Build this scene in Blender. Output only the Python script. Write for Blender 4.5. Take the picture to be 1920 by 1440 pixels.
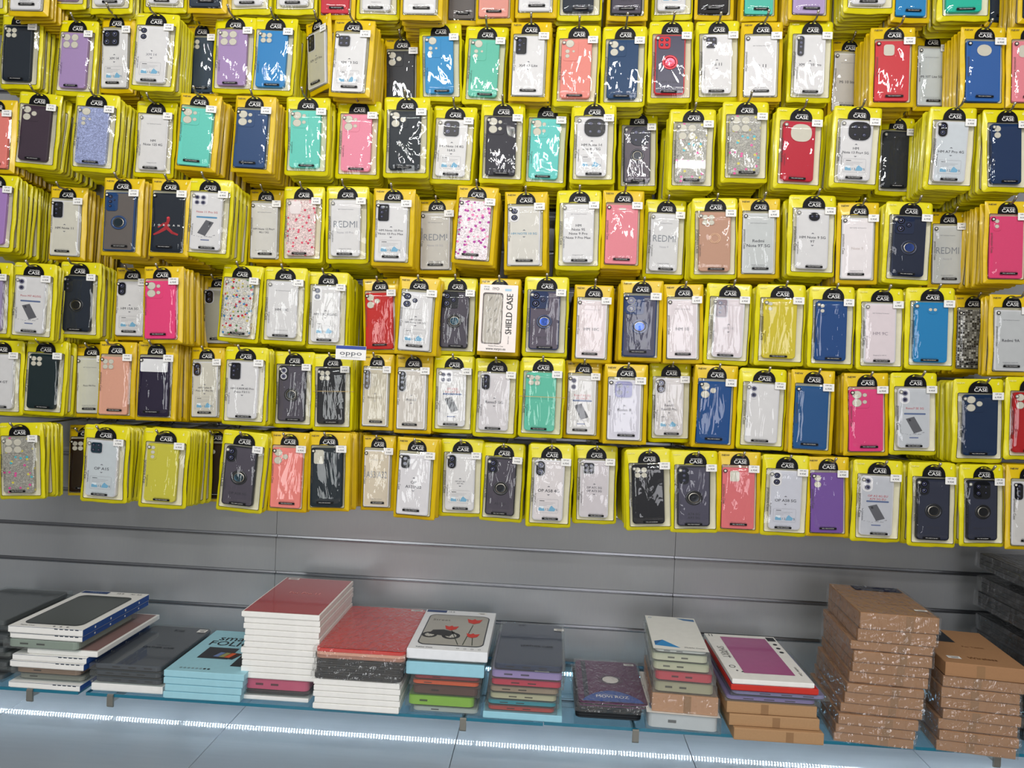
import bpy, math, random
from mathutils import Vector, Matrix
PI = math.pi
S = bpy.context.scene
for o in list(bpy.data.objects): bpy.data.objects.remove(o)
COL = S.collection
rnd = random.Random(7)

# ------------------------------------------------------------ camera, world, lights, exposure
CAMZ = 1.5; DW = 2.167; FPX = 1340.0
YAW, PITCH, ROLL = .0531, -.012, .0414
cy, sy, cp, sp = math.cos(YAW), math.sin(YAW), math.cos(PITCH), math.sin(PITCH)
FW = Vector((-sy*cp, cy*cp, sp)); R0 = Vector((cy, sy, 0)); U0 = R0.cross(FW)
RT = math.cos(ROLL)*R0 + math.sin(ROLL)*U0
UP = -math.sin(ROLL)*R0 + math.cos(ROLL)*U0
CAM = Vector((0, -DW, CAMZ))
cd = bpy.data.cameras.new('camera'); cam = bpy.data.objects.new('camera', cd); COL.objects.link(cam)
cd.sensor_fit = 'HORIZONTAL'; cd.sensor_width = 36; cd.lens = 36*FPX/1920; cd.clip_start = .02
cam.matrix_world = Matrix(((RT.x, UP.x, -FW.x, CAM.x), (RT.y, UP.y, -FW.y, CAM.y), (RT.z, UP.z, -FW.z, CAM.z), (0, 0, 0, 1)))
S.camera = cam

def ray(px, py): return RT*((px-960)/FPX) - UP*((py-720)/FPX) + FW
def onY(px, py, y):                                   # point of the world plane y = const seen at a pixel
    d = ray(px, py); return CAM + d*((y-CAM.y)/d.y)
def onZ(px, py, z):
    d = ray(px, py); return CAM + d*((z-CAM.z)/d.z)

wd = bpy.data.worlds.new('world'); S.world = wd; wd.use_nodes = True
wn = wd.node_tree.nodes; wl = wd.node_tree.links
bg = wn['Background']
tc = wn.new('ShaderNodeTexCoord'); sx = wn.new('ShaderNodeSeparateXYZ'); cr = wn.new('ShaderNodeValToRGB')
mp = wn.new('ShaderNodeMapRange'); mp.inputs[1].default_value = -1; mp.inputs[2].default_value = 1
wl.new(tc.outputs['Generated'], sx.inputs[0]); wl.new(sx.outputs['Z'], mp.inputs[0]); wl.new(mp.outputs[0], cr.inputs[0])
e = cr.color_ramp.elements
e[0].position = .3; e[0].color = (.10, .095, .085, 1); e[1].position = .75; e[1].color = (.62, .63, .66, 1)
wl.new(cr.outputs[0], bg.inputs[0]); bg.inputs[1].default_value = .56

def area(name, loc, rot, sx_, sy_, power, col=(1, 1, 1)):
    l = bpy.data.lights.new(name, 'AREA'); l.shape = 'RECTANGLE'; l.size = sx_; l.size_y = sy_; l.energy = power; l.color = col
    o = bpy.data.objects.new(name, l); o.location = loc; o.rotation_euler = rot; COL.objects.link(o); return o
def aim(loc, tgt): return (Vector(tgt)-Vector(loc)).to_track_quat('-Z', 'Y').to_euler()
area('ceiling_light', (-.9, -1.9, 3.0), aim((-.9, -1.9, 3.0), (-.5, -.1, 1.5)), 1.3, .05, 27, (1, .98, .95))
area('ceiling_light', (.75, -1.9, 3.0), aim((.75, -1.9, 3.0), (.5, -.1, 1.5)), 1.3, .05, 23, (1, .97, .95))
area('ceiling_light', (.0, -3.4, 3.0), aim((.0, -3.4, 3.0), (0, -.1, 1.2)), 2.6, .05, 42, (1, .98, .96))
area('shop_window', (.9, -5.5, 1.7), aim((.9, -5.5, 1.7), (0, 0, 1.3)), 1.5, 1.9, 84, (.95, .95, 1))
area('shop_door', (-1.8, -5.2, 1.4), aim((-1.8, -5.2, 1.4), (0, 0, 1.2)), .9, 2.0, 62, (.97, 1, 1))
S.view_settings.view_transform = 'Standard'; S.view_settings.look = 'None'
S.view_settings.gamma = 1; S.view_settings.use_curve_mapping = False; S.view_settings.exposure = -.68

# ------------------------------------------------------------ materials
def lin(h):
    h = h.lstrip('#'); c = [int(h[i:i+2], 16)/255 for i in (0, 2, 4)]
    return tuple((v/12.92 if v <= .04045 else ((v+.055)/1.055)**2.4) for v in c)+(1,)
MC = {}
def mat(h, rough=.5, metal=0, bump=0, bscale=60, emit=0, alpha=1, coat=0, spec=.5):
    k = (h, rough, metal, bump, bscale, emit, alpha, coat, spec)
    if k in MC: return MC[k]
    m = bpy.data.materials.new('m_'+h); m.use_nodes = True; n = m.node_tree.nodes; l = m.node_tree.links
    b = n['Principled BSDF']; c = lin(h); b.inputs['Base Color'].default_value = c
    b.inputs['Roughness'].default_value = rough; b.inputs['Metallic'].default_value = metal
    b.inputs['Specular IOR Level'].default_value = spec; b.inputs['Coat Weight'].default_value = coat
    b.inputs['Coat Roughness'].default_value = .08
    if emit: b.inputs['Emission Color'].default_value = c; b.inputs['Emission Strength'].default_value = emit
    if alpha < 1: b.inputs['Alpha'].default_value = alpha
    t = n.new('ShaderNodeTexCoord'); nz = n.new('ShaderNodeTexNoise'); nz.inputs['Scale'].default_value = bscale; nz.inputs['Detail'].default_value = 2
    l.new(t.outputs['Object'], nz.inputs['Vector'])
    hs = n.new('ShaderNodeHueSaturation'); hs.inputs['Color'].default_value = c
    mr = n.new('ShaderNodeMapRange'); mr.inputs[3].default_value = .94; mr.inputs[4].default_value = 1.06
    l.new(nz.outputs[0], mr.inputs[0]); l.new(mr.outputs[0], hs.inputs['Value']); l.new(hs.outputs[0], b.inputs['Base Color'])
    if bump:
        bp = n.new('ShaderNodeBump'); bp.inputs['Strength'].default_value = bump; bp.inputs['Distance'].default_value = .004
        l.new(nz.outputs[0], bp.inputs['Height']); l.new(bp.outputs[0], b.inputs['Normal'])
    MC[k] = m; return m

def schlick(n, l, f0, nrm=None, gain=1.0):
    g = n.new('ShaderNodeNewGeometry'); d = n.new('ShaderNodeVectorMath'); d.operation = 'DOT_PRODUCT'
    l.new(nrm if nrm else g.outputs['Normal'], d.inputs[0]); l.new(g.outputs['Incoming'], d.inputs[1])
    def M(op, a, b=None):
        q = n.new('ShaderNodeMath'); q.operation = op
        for i, v in enumerate((a, b)):
            if v is None: continue
            if isinstance(v, (int, float)): q.inputs[i].default_value = v
            else: l.new(v, q.inputs[i])
        return q.outputs[0]
    c = M('MINIMUM', M('ABSOLUTE', d.outputs['Value']), 1.0)
    return M('ADD', M('MULTIPLY', M('POWER', M('SUBTRACT', 1.0, c), 5.0), gain*(1-f0)), f0)
def film_mat(name, tint='ffffff', rough=.06, bump=.5, scale=28, ior=1.5, haze=0.0):
    m = bpy.data.materials.new(name); m.use_nodes = True; n = m.node_tree.nodes; l = m.node_tree.links
    n.remove(n['Principled BSDF']); out = n['Material Output']
    tr = n.new('ShaderNodeBsdfTransparent'); tr.inputs[0].default_value = lin(tint)
    gl = n.new('ShaderNodeBsdfGlossy'); gl.inputs['Roughness'].default_value = rough
    mx = n.new('ShaderNodeMixShader'); t = n.new('ShaderNodeTexCoord')
    oi = n.new('ShaderNodeObjectInfo'); ad = n.new('ShaderNodeVectorMath'); ad.operation = 'ADD'
    ml = n.new('ShaderNodeVectorMath'); ml.operation = 'SCALE'; ml.inputs['Scale'].default_value = 37
    cx = n.new('ShaderNodeCombineXYZ')
    for i in range(3): l.new(oi.outputs['Random'], cx.inputs[i])
    l.new(cx.outputs[0], ml.inputs[0]); l.new(t.outputs['Object'], ad.inputs[0]); l.new(ml.outputs[0], ad.inputs[1])
    mpg = n.new('ShaderNodeMapping'); mpg.inputs['Scale'].default_value = (2.3, 1, .5)
    l.new(ad.outputs[0], mpg.inputs[0])
    nz = n.new('ShaderNodeTexNoise'); nz.inputs['Scale'].default_value = scale; nz.inputs['Detail'].default_value = 3; nz.inputs['Distortion'].default_value = .8
    l.new(mpg.outputs[0], nz.inputs['Vector'])
    bp = n.new('ShaderNodeBump'); bp.inputs['Strength'].default_value = bump; bp.inputs['Distance'].default_value = .01
    l.new(nz.outputs[0], bp.inputs['Height'])
    l.new(bp.outputs[0], gl.inputs['Normal'])
    l.new(schlick(n, l, ((ior-1)/(ior+1))**2*1.1, bp.outputs[0], .8), mx.inputs[0]); l.new(gl.outputs[0], mx.inputs[2])
    if haze:
        df = n.new('ShaderNodeBsdfDiffuse'); df.inputs[0].default_value = (.85, .86, .86, 1); m2 = n.new('ShaderNodeMixShader'); m2.inputs[0].default_value = haze
        l.new(tr.outputs[0], m2.inputs[1]); l.new(df.outputs[0], m2.inputs[2]); l.new(m2.outputs[0], mx.inputs[1])
    else: l.new(tr.outputs[0], mx.inputs[1])
    l.new(mx.outputs[0], out.inputs['Surface']); return m
FILM = film_mat('pouch_film', rough=.03, bump=.34, scale=13, ior=1.5, haze=.01)
WRAP = film_mat('cellophane', rough=.05, bump=1.0, scale=34, ior=1.85, haze=.04)
CLEAR = film_mat('clear_plastic', tint='eef2f2', rough=.05, bump=.08, scale=8, ior=1.5, haze=.05)

def glass_mat():
    m = bpy.data.materials.new('shelf_glass'); m.use_nodes = True; n = m.node_tree.nodes; l = m.node_tree.links
    n.remove(n['Principled BSDF']); out = n['Material Output']
    tr = n.new('ShaderNodeBsdfTransparent'); tr.inputs[0].default_value = lin('cfe6ee')
    gl = n.new('ShaderNodeBsdfGlossy'); gl.inputs['Roughness'].default_value = .03; gl.inputs[0].default_value = (.8, .9, .95, 1)
    mx = n.new('ShaderNodeMixShader'); l.new(schlick(n, l, .045, None, .7), mx.inputs[0]); l.new(tr.outputs[0], mx.inputs[1]); l.new(gl.outputs[0], mx.inputs[2])
    l.new(mx.outputs[0], out.inputs[0]); return m
GLASS = glass_mat()
GEDGE = mat('17708a', .15, coat=.5)
YEL = mat('dfd404', .36, bump=.3, bscale=45, coat=.25)
YEL2 = mat('debb02', .38, bump=.3, bscale=45, coat=.2)
BLK = mat('0c0c0e', .5, spec=.2); BEI = mat('e4dfc0', .5, bump=.2); INK = mat('33353b', .6); WHT = mat('f0efec', .5)
TAG = mat('efeeea', .55); PALE = mat('f4efa0', .5); HOLE = mat('c9c5b4', .5); CASEC = mat('cfcfd2', .25, coat=.4)
CARD = mat('e4e3e2', .45); STEEL = mat('9a968c', .28, .95); STEELT = mat('d8d2c4', .22, .9)

def glitter_mat(kind):
    m = bpy.data.materials.new('glitter_'+kind); m.use_nodes = True; n = m.node_tree.nodes; l = m.node_tree.links; b = n['Principled BSDF']
    t = n.new('ShaderNodeTexCoord')
    def vor(scale): v = n.new('ShaderNodeTexVoronoi'); v.inputs['Scale'].default_value = scale; l.new(t.outputs['Object'], v.inputs['Vector']); return v
    base = {'star': 'a09e94', 'flower': 'd2cfc8', 'lav': '9aa4cc', 'heart': 'e6cfcc', 'check': '8e8e8a', 'dots': 'f3e6ea'}[kind]
    v1 = vor(420); r1 = n.new('ShaderNodeValToRGB'); r1.color_ramp.interpolation = 'CONSTANT'
    sep = n.new('ShaderNodeSeparateColor'); l.new(v1.outputs['Color'], sep.inputs[0]); l.new(sep.outputs[0], r1.inputs[0])
    c = lin(base); e = r1.color_ramp.elements; e[0].color = tuple(x*.72 for x in c[:3])+(1,); e[1].position = .35; e[1].color = c
    e2 = e.new(.85); e2.color = (min(1, c[0]*1.35), min(1, c[1]*1.35), min(1, c[2]*1.3), 1)
    cur = r1.outputs[0]
    pal = {'star': ['e0509a', '40b8c8', 'd8cc50', 'b4b2a8'], 'flower': ['c02038', '4a86b8', 'c8b860', '5a8050'], 'heart': ['e0506a', 'e88090', 'd03050', 'e0a0a8'],
           'check': ['2c2c2c', 'e8e8e4', '3c3c3c', 'd0d0c8'], 'dots': ['b0209a', 'e878b0', 'b0209a', 'f0a0c0']}.get(kind)
    if pal:
        v2 = vor({'star': 75, 'flower': 95, 'heart': 85, 'check': 150, 'dots': 90}[kind])
        if kind == 'check': v2.distance = 'CHEBYCHEV'; v2.inputs['Randomness'].default_value = .1
        lt = n.new('ShaderNodeMath'); lt.operation = 'LESS_THAN'; lt.inputs[1].default_value = {'star': .27, 'flower': .36, 'heart': .3, 'check': .4, 'dots': .34}[kind]
        l.new(v2.outputs['Distance'], lt.inputs[0])
        s2 = n.new('ShaderNodeSeparateColor'); l.new(v2.outputs['Color'], s2.inputs[0]); r2 = n.new('ShaderNodeValToRGB'); r2.color_ramp.interpolation = 'CONSTANT'
        ee = r2.color_ramp.elements; ee[0].color = lin(pal[0]); ee[1].position = .3; ee[1].color = lin(pal[1])
        x = ee.new(.55); x.color = lin(pal[2]); x = ee.new(.8); x.color = lin(pal[3]); l.new(s2.outputs[0], r2.inputs[0])
        mx = n.new('ShaderNodeMix'); mx.data_type = 'RGBA'; l.new(lt.outputs[0], mx.inputs[0]); l.new(cur, mx.inputs[6]); l.new(r2.outputs[0], mx.inputs[7]); cur = mx.outputs[2]
    l.new(cur, b.inputs['Base Color']); b.inputs['Roughness'].default_value = .3; b.inputs['Coat Weight'].default_value = .5
    bp = n.new('ShaderNodeBump'); bp.inputs['Strength'].default_value = .5; bp.inputs['Distance'].default_value = .002
    l.new(sep.outputs[1], bp.inputs['Height']); l.new(bp.outputs[0], b.inputs['Normal']); return m
GLIT = {k: glitter_mat(k) for k in ('star', 'flower', 'lav', 'heart', 'check', 'dots')}

# ------------------------------------------------------------ mesh builder
class MB:
    def __init__(s): s.v = []; s.f = []; s.m = []; s.mats = []
    def mi(s, m):
        if m not in s.mats: s.mats.append(m)
        return s.mats.index(m)
    def add(s, vs, fs, m):
        b = len(s.v); s.v += [tuple(v) for v in vs]; k = s.mi(m)
        for f in fs: s.f.append(tuple(i+b for i in f)); s.m.append(k)
    def rings(s, rings, m, cap0=False, cap1=True):
        n = len(rings[0]); vs = [p for r in rings for p in r]; fs = []
        for a in range(len(rings)-1):
            for i in range(n):
                j = (i+1) % n; fs.append((a*n+i, a*n+j, (a+1)*n+j, (a+1)*n+i))
        if cap0: fs.append(tuple(range(n))[::-1])
        if cap1: fs.append(tuple((len(rings)-1)*n+i for i in range(n)))
        s.add(vs, fs, m)
    def box(s, x0, x1, y0, y1, z0, z1, m, bev=0):
        if bev:
            o = lambda i, z: [(x0+i, y0+i, z), (x1-i, y0+i, z), (x1-i, y1-i, z), (x0+i, y1-i, z)]
            s.rings([o(bev, z0), o(0, z0+bev), o(0, z1-bev), o(bev, z1)], m, True, True)
        else:
            v = [(x, y, z) for z in (z0, z1) for x, y in ((x0, y0), (x1, y0), (x1, y1), (x0, y1))]
            s.add(v, [(3, 2, 1, 0), (4, 5, 6, 7), (0, 1, 5, 4), (1, 2, 6, 5), (2, 3, 7, 6), (3, 0, 4, 7)], m)
    def poly(s, pts, y, m):                          # flat print facing -y, pts (x, z) counter-clockwise seen from the front
        s.add([(x, y, z) for x, z in pts], [tuple(range(len(pts)))], m)
    def rect(s, x0, z0, x1, z1, y, m): s.poly([(x0, z0), (x1, z0), (x1, z1), (x0, z1)], y, m)
    def disc(s, x, z, r, y, m, n=18, rz=None): s.poly([(x+r*math.cos(2*PI*i/n), z+(rz or r)*math.sin(2*PI*i/n)) for i in range(n)], y, m)
    def ringd(s, x, z, r0, r1, y, m, n=18):
        a = [(x+r1*math.cos(2*PI*i/n), y, z+r1*math.sin(2*PI*i/n)) for i in range(n)]; b = [(x+r0*math.cos(2*PI*i/n), y, z+r0*math.sin(2*PI*i/n)) for i in range(n)]
        s.rings([a, b], m, False, False)
    def text(s, t, x, z, size, y, m, bold=0, rot=0, fit=None, sxy=None, place=None):
        if bold > .008:
            e = bold*size*.55; dx_, dz_ = math.cos(rot)*e, math.sin(rot)*e
            s.text(t, x-dx_, z-dz_, size, y, m, 0, rot, fit, sxy, place); s.text(t, x+dx_, z+dz_, size, y-.00006, m, 0, rot, fit, sxy, place)
            if bold < .03: return
            bold = 0
        v, f, w, h = glyphs(t, 0)
        k = size; kx = k
        if fit and w*k > fit: kx = fit/w
        if sxy: kx = k*sxy
        c, sn = math.cos(rot), math.sin(rot)
        out = []
        for a, b in v:
            a = (a-w/2)*kx; b = (b-.36)*k; out.append((x+a*c-b*sn, y, z+a*sn+b*c))
        if place: out = [place(p) for p in out]
        s.add(out, f, m)
    def tube(s, pts, r, m, n=8, cap=True):
        rs = []; N = len(pts)
        for i, p in enumerate(pts):
            p = Vector(p); d = (Vector(pts[min(i+1, N-1)])-Vector(pts[max(i-1, 0)])).normalized()
            a = d.cross(Vector((1, 0, 0)));
            if a.length < .1: a = d.cross(Vector((0, 0, 1)))
            a.normalize(); b = d.cross(a); rr = r[i] if isinstance(r, (list, tuple)) else r
            rs.append([p+(a*math.cos(2*PI*k/n)+b*math.sin(2*PI*k/n))*rr for k in range(n)])
        s.rings(rs, m, cap, cap)
    def mesh(s, name, smooth=False):
        me = bpy.data.meshes.new(name); me.from_pydata(s.v, [], s.f)
        for m in s.mats: me.materials.append(m)
        me.polygons.foreach_set('material_index', s.m)
        if smooth: me.polygons.foreach_set('use_smooth', [True]*len(s.f))
        me.update(); return me
    def obj(s, name, parent=None, smooth=False, **kw): return link(name, s.mesh(name, smooth), parent, **kw)
def link(name, data, parent=None, **kw):
    o = bpy.data.objects.new(name, data); COL.objects.link(o)
    if parent: o.parent = parent
    for k, v in kw.items(): o[k] = v
    return o
def empty(name, loc, label, cat, group=None, rot=(0, 0, 0)):
    o = link(name, None); o.location = loc; o.rotation_euler = rot; o.empty_display_size = .02; o['label'] = label; o['category'] = cat
    if group: o['group'] = group
    return o
GC = {}
def glyphs(t, bold=0):
    k = (t, bold)
    if k in GC: return GC[k]
    cu = bpy.data.curves.new('t', 'FONT'); cu.body = t; cu.size = 1; cu.offset = bold; cu.resolution_u = 2
    o = bpy.data.objects.new('t', cu); COL.objects.link(o)
    dg = bpy.context.evaluated_depsgraph_get(); me = bpy.data.meshes.new_from_object(o.evaluated_get(dg))
    v = [(p.co.x, p.co.y) for p in me.vertices]; f = [tuple(p.vertices) for p in me.polygons]
    bpy.data.objects.remove(o); bpy.data.curves.remove(cu); bpy.data.meshes.remove(me)
    x0 = min([p[0] for p in v] or [0]); w = max([p[0] for p in v] or [0])-x0
    GC[k] = ([(a-x0, b) for a, b in v], f, w or 1, 1); return GC[k]
def rr(x0, z0, x1, z1, r, nc=3, ns=1, wob=None):     # rounded rectangle, ccw from bottom-left
    P = []; r = max(min(r, (x1-x0)/2-1e-5, (z1-z0)/2-1e-5), 1e-5)
    cs = [(x0+r, z0+r, PI), (x1-r, z0+r, 1.5*PI), (x1-r, z1-r, 0), (x0+r, z1-r, .5*PI)]
    for k, (cx_, cz_, a) in enumerate(cs):
        for i in range(nc+1): t = a+.5*PI*i/nc; P.append((cx_+r*math.cos(t), cz_+r*math.sin(t)))
        if ns > 1:
            nx = cs[(k+1) % 4]; q = (nx[0]+r*math.cos(nx[2]), nx[1]+r*math.sin(nx[2])); p = P[-1]
            for i in range(1, ns): P.append((p[0]+(q[0]-p[0])*i/ns, p[1]+(q[1]-p[1])*i/ns))
    return P
def slab(mb, x0, z0, x1, z1, r, yb, yf, m, bev=.0015, nc=4):   # upright rounded slab, front face at yf (< yb)
    f = lambda i, y: [(x, y, z) for x, z in rr(x0+i, z0+i, x1-i, z1-i, r-i*.7, nc)]
    mb.rings([f(bev*.4, yb), f(0, yb-bev*.5), f(0, yf+bev), f(bev*.35, yf+bev*.3), f(bev, yf)], m, True, True)
    return rr(x0+bev, z0+bev, x1-bev, z1-bev, r-bev*.7, nc)

# ------------------------------------------------------------ the setting: slat wall, deck, floor
GZ0 = CAMZ-.5278; PIT = .1128
def grv(k): return GZ0-PIT*k
def wall_mat():
    m = bpy.data.materials.new('brushed_grey_laminate'); m.use_nodes = True; n = m.node_tree.nodes; l = m.node_tree.links; b = n['Principled BSDF']
    t = n.new('ShaderNodeTexCoord'); mg = n.new('ShaderNodeMapping'); mg.inputs['Scale'].default_value = (420, 1, 22)
    nz = n.new('ShaderNodeTexNoise'); nz.inputs['Scale'].default_value = 1; nz.inputs['Detail'].default_value = 4
    l.new(t.outputs['Object'], mg.inputs[0]); l.new(mg.outputs[0], nz.inputs['Vector'])
    r = n.new('ShaderNodeValToRGB'); r.color_ramp.elements[0].color = lin('a4a5a5'); r.color_ramp.elements[1].color = lin('a0a1a4')
    r.color_ramp.elements[0].position = .3; r.color_ramp.elements[1].position = .7
    l.new(nz.outputs[0], r.inputs[0]); l.new(r.outputs[0], b.inputs['Base Color']); b.inputs['Roughness'].default_value = .36; b.inputs['Metallic'].default_value = .3
    return m
WALLM = wall_mat(); ALU = mat('9fa0a4', .3, .9)
XL, XR = -2.3, 2.1
seamR = onY(1264, 1075, 0).x; seamL = onY(517, 1035, 0).x
xs = [XL, seamL-1.2 if seamL-1.2 > XL else XL-.01, seamL, seamR, seamR+(seamR-seamL), XR]
xs = sorted(x for x in xs if XL <= x <= XR)
wb = MB(); ZD = CAMZ-1.0
kmin, kmax = -17, 5
for k in range(kmin, kmax):
    zt, zb = grv(k)-.006, max(grv(k+1)+.005, ZD-.02)
    for a, b in zip(xs, xs[1:]): wb.box(a+.0006, b-.0006, 0, .016, zb, zt, WALLM, .0012)
wb.box(XL, XR, .0165, .03, ZD-.1, grv(kmin)+.1, mat('3c3d40', .6))
wb.obj('wall_back', kind='structure')
for k in range(kmin, kmax):
    tb = MB()
    for a, b in zip(xs, xs[1:]):
        z = grv(k)
        tb.rings([[(x, y, z_) for (y, z_) in ((.001, z-.0062), (-.0006, z-.0058), (-.0008, z-.0035), (.008, z-.003), (.0085, z+.004), (.001, z+.0045), (.0156, z+.0055), (.0156, z-.006))] for x in (a+.0009, b-.0009)], ALU, True, True)
    tb.obj('trim_%d' % (k-kmin+1), kind='structure')
def deck_mat():
    m = bpy.data.materials.new('glossy_pale_deck'); m.use_nodes = True; n = m.node_tree.nodes; l = m.node_tree.links; b = n['Principled BSDF']
    t = n.new('ShaderNodeTexCoord'); mg = n.new('ShaderNodeMapping'); mg.inputs['Scale'].default_value = (3, 40, 1)
    nz = n.new('ShaderNodeTexNoise'); nz.inputs['Scale'].default_value = 2; l.new(t.outputs['Object'], mg.inputs[0]); l.new(mg.outputs[0], nz.inputs['Vector'])
    r = n.new('ShaderNodeValToRGB'); r.color_ramp.elements[0].color = lin('a6adb2'); r.color_ramp.elements[1].color = lin('b2b8bc'); l.new(nz.outputs[0], r.inputs[0])
    l.new(r.outputs[0], b.inputs['Base Color']); b.inputs['Roughness'].default_value = .3; b.inputs['Metallic'].default_value = .2; b.inputs['Coat Weight'].default_value = .8; b.inputs['Coat Roughness'].default_value = .035
    return m
DECK = deck_mat()
sx_ = [onZ(p, q, ZD).x for p, q in ((353, 1440), (842, 1440), (1305, 1440), (1745, 1440))]
step = (sx_[3]-sx_[0])/3
dx = [sx_[0]-2*step, sx_[0]-step]+sx_+[sx_[3]+step]
db = MB()
for a, b in zip(dx, dx[1:]): db.box(a+.0007, b-.0007, -.62, -.001, ZD-.025, ZD, DECK, .0008)
db.box(dx[0], dx[-1], -.61, -.001, ZD-.45, ZD-.026, mat('8d8f92', .5))
db.obj('display_plinth', label='pale glossy plinth with thin panel seams below the glass shelf', category='plinth')
fb = MB(); fb.box(-3, 3, -6, .03, -.05, 0, mat('a89f90', .35)); fb.obj('floor', kind='structure')

# ------------------------------------------------------------ pouches
# local frame of a pouch: x across, z up, origin at the middle of its top edge, front faces -y
DIM = {'A': (.119, .236), 'B': (.106, .231)}
WIN = {'A': (.075, .05, .95, .835), 'B': (.075, .045, .90, .84)}          # x0, z0 (from bottom), x1, z1 as fractions
def wav(v, x, z, W, H):
    u = x/W; w = -z/H; r = random.Random(v*17+3); a, b, c, d = [r.uniform(-1, 1) for _ in range(4)]
    return .0022*a*math.sin(5*u+2*b+3*w)+.003*c*max(0, w-.75)*4*math.sin(4*u+b)+.0012*d*math.sin(9*w+a*3)
def ed(v, t, amp=.0011):
    r = random.Random(v*31+int(t*0)); p = r.uniform(0, 6); return amp*(math.sin(t*38+p)+.6*math.sin(t*83+2*p))
def bag_mesh(st, v, simple=False, inner=None):
    W, H = DIM[st]; x0, z0, x1, z1 = WIN[st]; mb = MB(); y = YEL if st == 'A' else YEL2
    ns = 8 if not simple else 3; nc = 3 if not simple else 1; R = .0075 if st == 'A' else .003
    wig = 1 if st == 'A' else .5
    def outl(i, yy, rad):
        P = rr(-W/2+i, -H+i, W/2-i, -i, rad, nc, ns); o = []
        for x, z in P:
            ex = ed(v, z)*wig*(1 if x > 0 else -1) if abs(x) > W/2-.012 else 0; ez = ed(v+5, x*2)*wig*.8 if z < -H+.012 else 0
            o.append((x+ex, yy+wav(v, x, z, W, H), z+ez))
        return o
    wx0, wx1, wz0, wz1 = -W/2+x0*W, -W/2+x1*W, -H+z0*H, -H+z1*H
    def winl(i, yy, rad): 
        return [(x+ed(v, z)*.35*wig, yy+wav(v, x, z, W, H), z) for x, z in rr(wx0+i, wz0+i, wx1-i, wz1-i, rad, nc, ns)]
    bulge = -.0065 if not simple else -.0045
    mb.rings([outl(.0006, .002, R), outl(0, .0005, R), outl(.0006, -.0006, R)]+([outl(.0045, -.0018, R*.7)] if not simple else [])+[winl(0, bulge, .004)], y, False, False)
    mb.rings([winl(0, bulge-.0001, .004), winl(.0013, bulge-.0001, .0035)], BLK, False, False)
    mb.rings([winl(.0013, bulge-.0001, .0035), winl(.003, -.0005 if not simple else bulge+.001, .003)], BEI, False, not simple)
    mb.rings([outl(.0006, .0022, R), outl(.006, .0045, R)], y, False, True)
    if simple:
        a = [(x, bulge+.001+wav(v, x, z, W, H), z) for x, z in rr(wx0+.003, wz0+.003, wx1-.003, wz1-.003, .003, nc, ns)]
        b = [(x, bulge+.0008, z) for x, z in rr(wx0+.012, wz0+.010, wx1-.016, wz1-.006, .008, nc, ns)]
        mb.rings([a, b], BEI, False, False); mb.rings([b, [(x, bulge-.0004, z) for x, _, z in b]], inner, False, True)
        cx_ = -.001; A = [(cx_+.022*math.cos(t*PI/8), bulge-.0003, -.0335+.031*math.sin(t*PI/8)) for t in range(9)]
        mb.add(A, [tuple(range(9))], BLK)
    return mb.mesh('bag_'+st, True)
BAGS = {(s, v): bag_mesh(s, v) for s in 'AB' for v in range(6)}
def film_mesh(st, v):
    W, H = DIM[st]; x0, z0, x1, z1 = WIN[st]; mb = MB(); r = random.Random(v+90)
    nx, nz = 16, 26; vs = []; wx0, wx1, wz0, wz1 = -W/2+x0*W+.0006, -W/2+x1*W-.0006, -H+z0*H+.0006, -H+z1*H-.0006
    ph = [r.uniform(0, 6) for _ in range(6)]
    for j in range(nz+1):
        for i in range(nx+1):
            u, w = i/nx, j/nz; x = wx0+(wx1-wx0)*u; z = wz0+(wz1-wz0)*w
            e = min(u, 1-u)*6; e2 = min(w, 1-w)*9; k = min(1, e)*min(1, e2)
            rip = math.sin(u*9+ph[0]+2.5*math.sin(w*4+ph[1]))*.5+math.sin(w*13+ph[2]+3*u)*.35+math.sin((u+w)*21+ph[3])*.25
            side = (1-min(1, abs(u-.5)*2.4))
            vs.append((x, -.0068+wav(v, x, z, W, H)*(1-k)-k*.0063+k*.0011*rip*(1.2-side), z))
    fs = [(j*(nx+1)+i, j*(nx+1)+i+1, (j+1)*(nx+1)+i+1, (j+1)*(nx+1)+i) for j in range(nz) for i in range(nx)]
    mb.add(vs, fs, FILM); return mb.mesh('film', True)
FILMS = {(s, v): film_mesh(s, v) for s in 'AB' for v in range(6)}
def header_mesh(st):
    W, H = DIM[st]; mb = MB(); zb = -H+WIN[st][3]*H-.0006; y = -.0080; c = .001 if st == 'A' else -.0003; hw = .0285 if st == 'A' else .0245
    zt = -.0045; top = [(c+hw*.97*math.cos(t*PI/16), zb+.006+(zt-zb-.006)*math.sin(t*PI/16)) for t in range(17)]
    mb.poly([(c-hw, zb), (c+hw, zb)]+top, y, BLK)
    mb.poly([(c-hw, zb), (c+hw, zb)]+top, y+.0004, BLK)
    ez = zt-.0055
    mb.poly([(c-.009, ez-.001), (c+.009, ez-.001), (c+.0055, ez+.0028), (c-.0055, ez+.0028)], y-.0003, YEL)
    mb.text('protection', c+.002, zb+.0172, .0062, y-.0004, WHT, .01, fit=.034)
    mb.text('CASE', c+.001, zb+.0090, .0136, y-.0004, WHT, .035, sxy=1.02)
    if st == 'B': mb.text('NEW', -W*.33, -.0105, .0068, y+.0032, INK, .04, sxy=1.25)
    else: mb.text('NEW', -W*.36, -.0115, .0062, y+.0032, PALE, .04, sxy=1.3)
    g = PALE; x = W*.37; mb.rect(x-.0022, -.0165, x+.0018, -.0120, y+.0030, g); mb.rect(x-.0004, -.0125, x+.0012, -.0085, y+.0030, g)
    return mb.mesh('header')
HEAD = {s: header_mesh(s) for s in 'AB'}
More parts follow.
